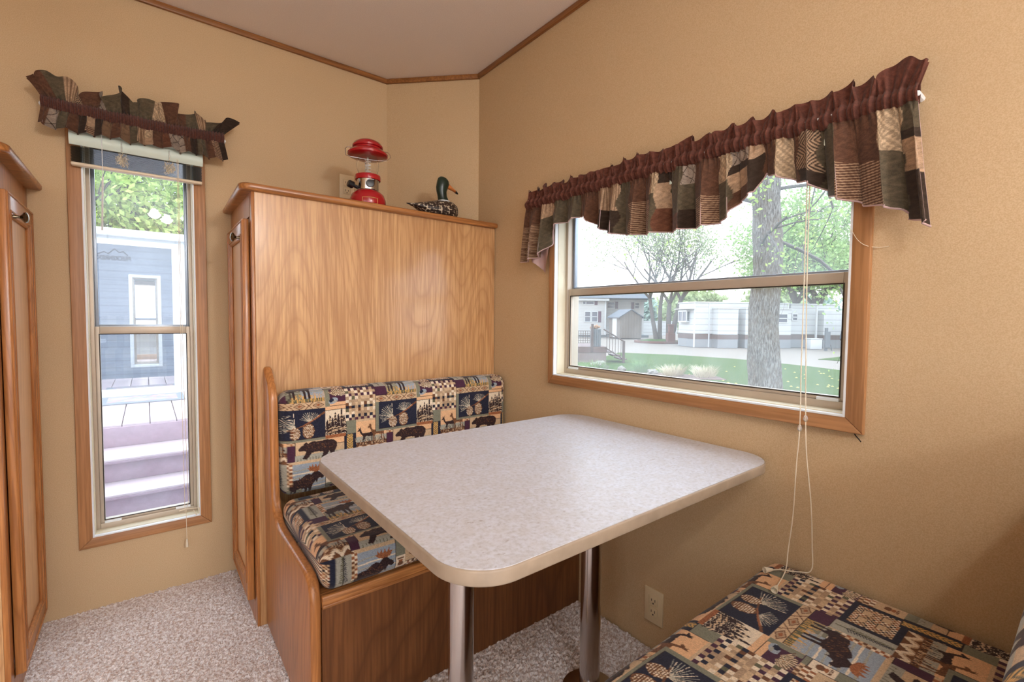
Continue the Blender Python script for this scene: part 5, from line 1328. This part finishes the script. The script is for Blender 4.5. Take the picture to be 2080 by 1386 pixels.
mb = MB(); mb.box(-.31, .23, 5.69, 6.05, .290, .2915); c_ = mb.build('mat_field', matm()); c_.parent = dm
sr = thing('sunroom', (0, 6.3, .2), 'white sunroom porch with glazed door outside the narrow window', 'sunroom')
def sx(nm, *a, mt=m_white, bev=.003): mb = MB(); mb.box(*a, bev); return mb.build(nm, mt, sr)
sx('wall_panel', -2.6, -.66, 6.3, 6.38, -.2, 1.96); sx('post', .285, .375, 6.29, 6.38, .278, 1.96); sx('wall_panel', .375, 1.6, 6.31, 6.38, .24, .70); sx('window_sill', .365, 1.6, 6.28, 6.40, .66, .70)
sx('wall_panel', 1.25, 1.6, 6.31, 6.38, .7, 1.96); sx('threshold', -.70, .37, 6.24, 6.38, .255, .292); sx('header', -.7, 1.6, 6.30, 6.38, 1.86, 1.96); sx('roof_fascia', -2.7, 1.7, 6.20, 6.29, 1.915, 1.985)
mb = MB(); mb.frame('y', 6.27, 6.31, -.66, .285, .29, 1.885, .055, .004); dr = mb.build('door', m_white, sr)
m_door_glass = glass('reflective_door_glass', .03, .45, tint=(.93, .95, .98, 1))
mb = MB(); mb.box(-.605, .23, 6.288, 6.292, .345, 1.83); mb.build('door_glass', m_door_glass, dr, smooth=0)
mb = MB(); mb.frame('y', 6.30, 6.33, .375, 1.25, .70, 1.87, .03, .003); wf = mb.build('side_window', m_white, sr)
mb = MB(); mb.box(.405, 1.22, 6.313, 6.317, .73, 1.84); mb.build('side_glass', m_door_glass, wf, smooth=0)
sx('inner_floor', -2.6, 1.6, 6.40, 9.2, .20, .26, mt=m_step); sx('back_wall', -2.6, 1.6, 9.2, 9.28, .2, 1.96, mt=siding('pale_blue_siding', osr(190, 200, 214), .13)); sx('roof', -2.7, 1.7, 6.30, 9.3, 1.965, 1.985)
mb = MB(); mb.tube([(-.62, 6.2, 2.72), (-.47, 6.22, 1.99)], .035, 6); mb.build('corner_strut', m_white, sr)
def plaid():
    t = Mat('plaid_upholstery'); tcn = t.n('TexCoord'); sp = t.n('SeparateXYZ'); t.l(tcn.outputs['Object'], sp.inputs[0])
    a_ = t.math('GREATER_THAN', t.math('FRACT', t.math('MULTIPLY', sp.outputs['X'], 6)), .55); b_ = t.math('GREATER_THAN', t.math('FRACT', t.math('MULTIPLY', sp.outputs['Z'], 6)), .55)
    s_ = t.math('MULTIPLY', t.math('ADD', a_, b_), .5); t.col(t.ramp(s_, [(0, osr(206, 200, 188)), (.5, osr(158, 160, 164)), (1, osr(108, 112, 126))])).set(rough=.9); return t.m
m_plaid = plaid()
so = thing('sofa', (.1, 7.8, .26), 'grey plaid sofa seen through the sunroom door', 'sofa')
for nm, a_ in (('base', (-.55, .95, 7.45, 8.25, .30, .52)), ('seat', (-.5, .9, 7.42, 8.1, .50, .68)), ('backrest', (-.5, .9, 8.0, 8.3, .6, 1.10)), ('armrest', (-.62, -.45, 7.42, 8.3, .3, .84)), ('armrest', (.85, 1.02, 7.42, 8.3, .3, .84))):
    mb = MB(); mb.box(*a_, .05, 4); mb.build(nm, m_plaid, so)
tb = thing('side_table', (-.62, 7.0, .26), 'white round plastic side table behind the sunroom door', 'table')
mb = MB(); mb.lathe([(0, .84), (.25, .84), (.26, .82), (.25, .80), (0, .80)], (-.62, 7.0, 0), 32); mb.build('tabletop', m_white, tb)
mb = MB(); mb.lathe([(0, .27), (.17, .27), (.10, .33), (.09, .78), (.14, .8), (0, .8)], (-.62, 7.0, 0), 24); mb.build('pedestal', m_white, tb)
# our own outside wall: pale blue grey lap siding with the painted lettering, mirrored in the sunroom glass
m_own = siding('blue_grey_lap_siding', osr(150, 162, 182), .115)
mb = MB()
for (a0_, a1_, b0_, b1_) in ((-2.4, W1[0], -.75, 2.42), (W1[1], 1.44, -.75, 2.42), (W1[0], W1[1], -.75, W1[2]), (W1[0], W1[1], W1[3], 2.42)): mb.box(a0_, a1_, YL+WT+.001, YL+WT+.022, b0_, b1_)
struct(mb, 'wall_outside', m_own, 'blue grey lap siding on the outside of the left wall', smooth=0)
mb = MB(); mb.frame('y', YL+WT+.022, YL+WT+.034, W1[0]-.05, W1[1]+.05, W1[2]-.05, W1[3]+.05, .05, .002); o = struct(mb, 'trim_5', m_white, 'white trim around the narrow window outside')
mb = MB(); mb.box(-2.5, 1.5, YL+WT+.0, YL+WT+.20, 2.42, 2.52); struct(mb, 'trim_6', m_white, 'roof edge outside')
sg = thing('wall_lettering', (-.42, YL+WT+.024, 2.05), 'dark lettering with mountain outline on the outside siding, seen mirrored in the sunroom door', 'lettering')
m_ink = plain('dark_blue_lettering', srgb(18, 24, 44), .6)
fc = bpy.data.curves.new('letters', 'FONT'); fc.body = 'BRECKENRIDGE'; fc.size = .098; fc.extrude = .001; fc.align_x = 'CENTER'; fc.offset = .0035; fc.materials.append(m_ink)
tmp = bpy.data.objects.new('letters_curve', fc); COL.objects.link(tmp); bpy.context.view_layer.update(); lm = bpy.data.meshes.new_from_object(tmp); bpy.data.objects.remove(tmp)
fo = bpy.data.objects.new('letters', lm); COL.objects.link(fo); fo.parent = sg; fo.rotation_euler = (PI/2, 0, PI); fo.location = (0, 0, -.03); fo.scale = (.68, 1, 1)
mb = MB(); yq = YL+WT+.024
for P_ in ([(-.60, .055), (-.52, .10), (-.47, .07), (-.39, .155), (-.33, .10), (-.28, .12), (-.22, .055)],): mb.tube([(x, yq, 2.05+z) for x, z in P_], .011, 6)
mb.build('mountain_outline', m_ink, sg)
m_leaf4 = leafm('bright_yellow_green_leaves', osr(150, 186, 92), osr(222, 234, 140))
tree('leafy yellow green tree rising behind the sunroom roof, left', -.9, 13, 7, .16, m_leaf4, 41, [(0, 0, 0, 0, 2.0)], depth=4, size=.070, per=9, spread=.40, split=4, base=Vector((-.9, 12.6, GZ0)), Lf=.30, up=.1)
tree('leafy yellow green tree rising behind the sunroom roof, right', 1.0, 13, 7, .16, m_leaf4, 42, [(0, 0, 0, 0, 2.2)], depth=4, size=.070, per=9, spread=.40, split=4, base=Vector((1.3, 13.6, GZ0)), Lf=.30, up=.1)
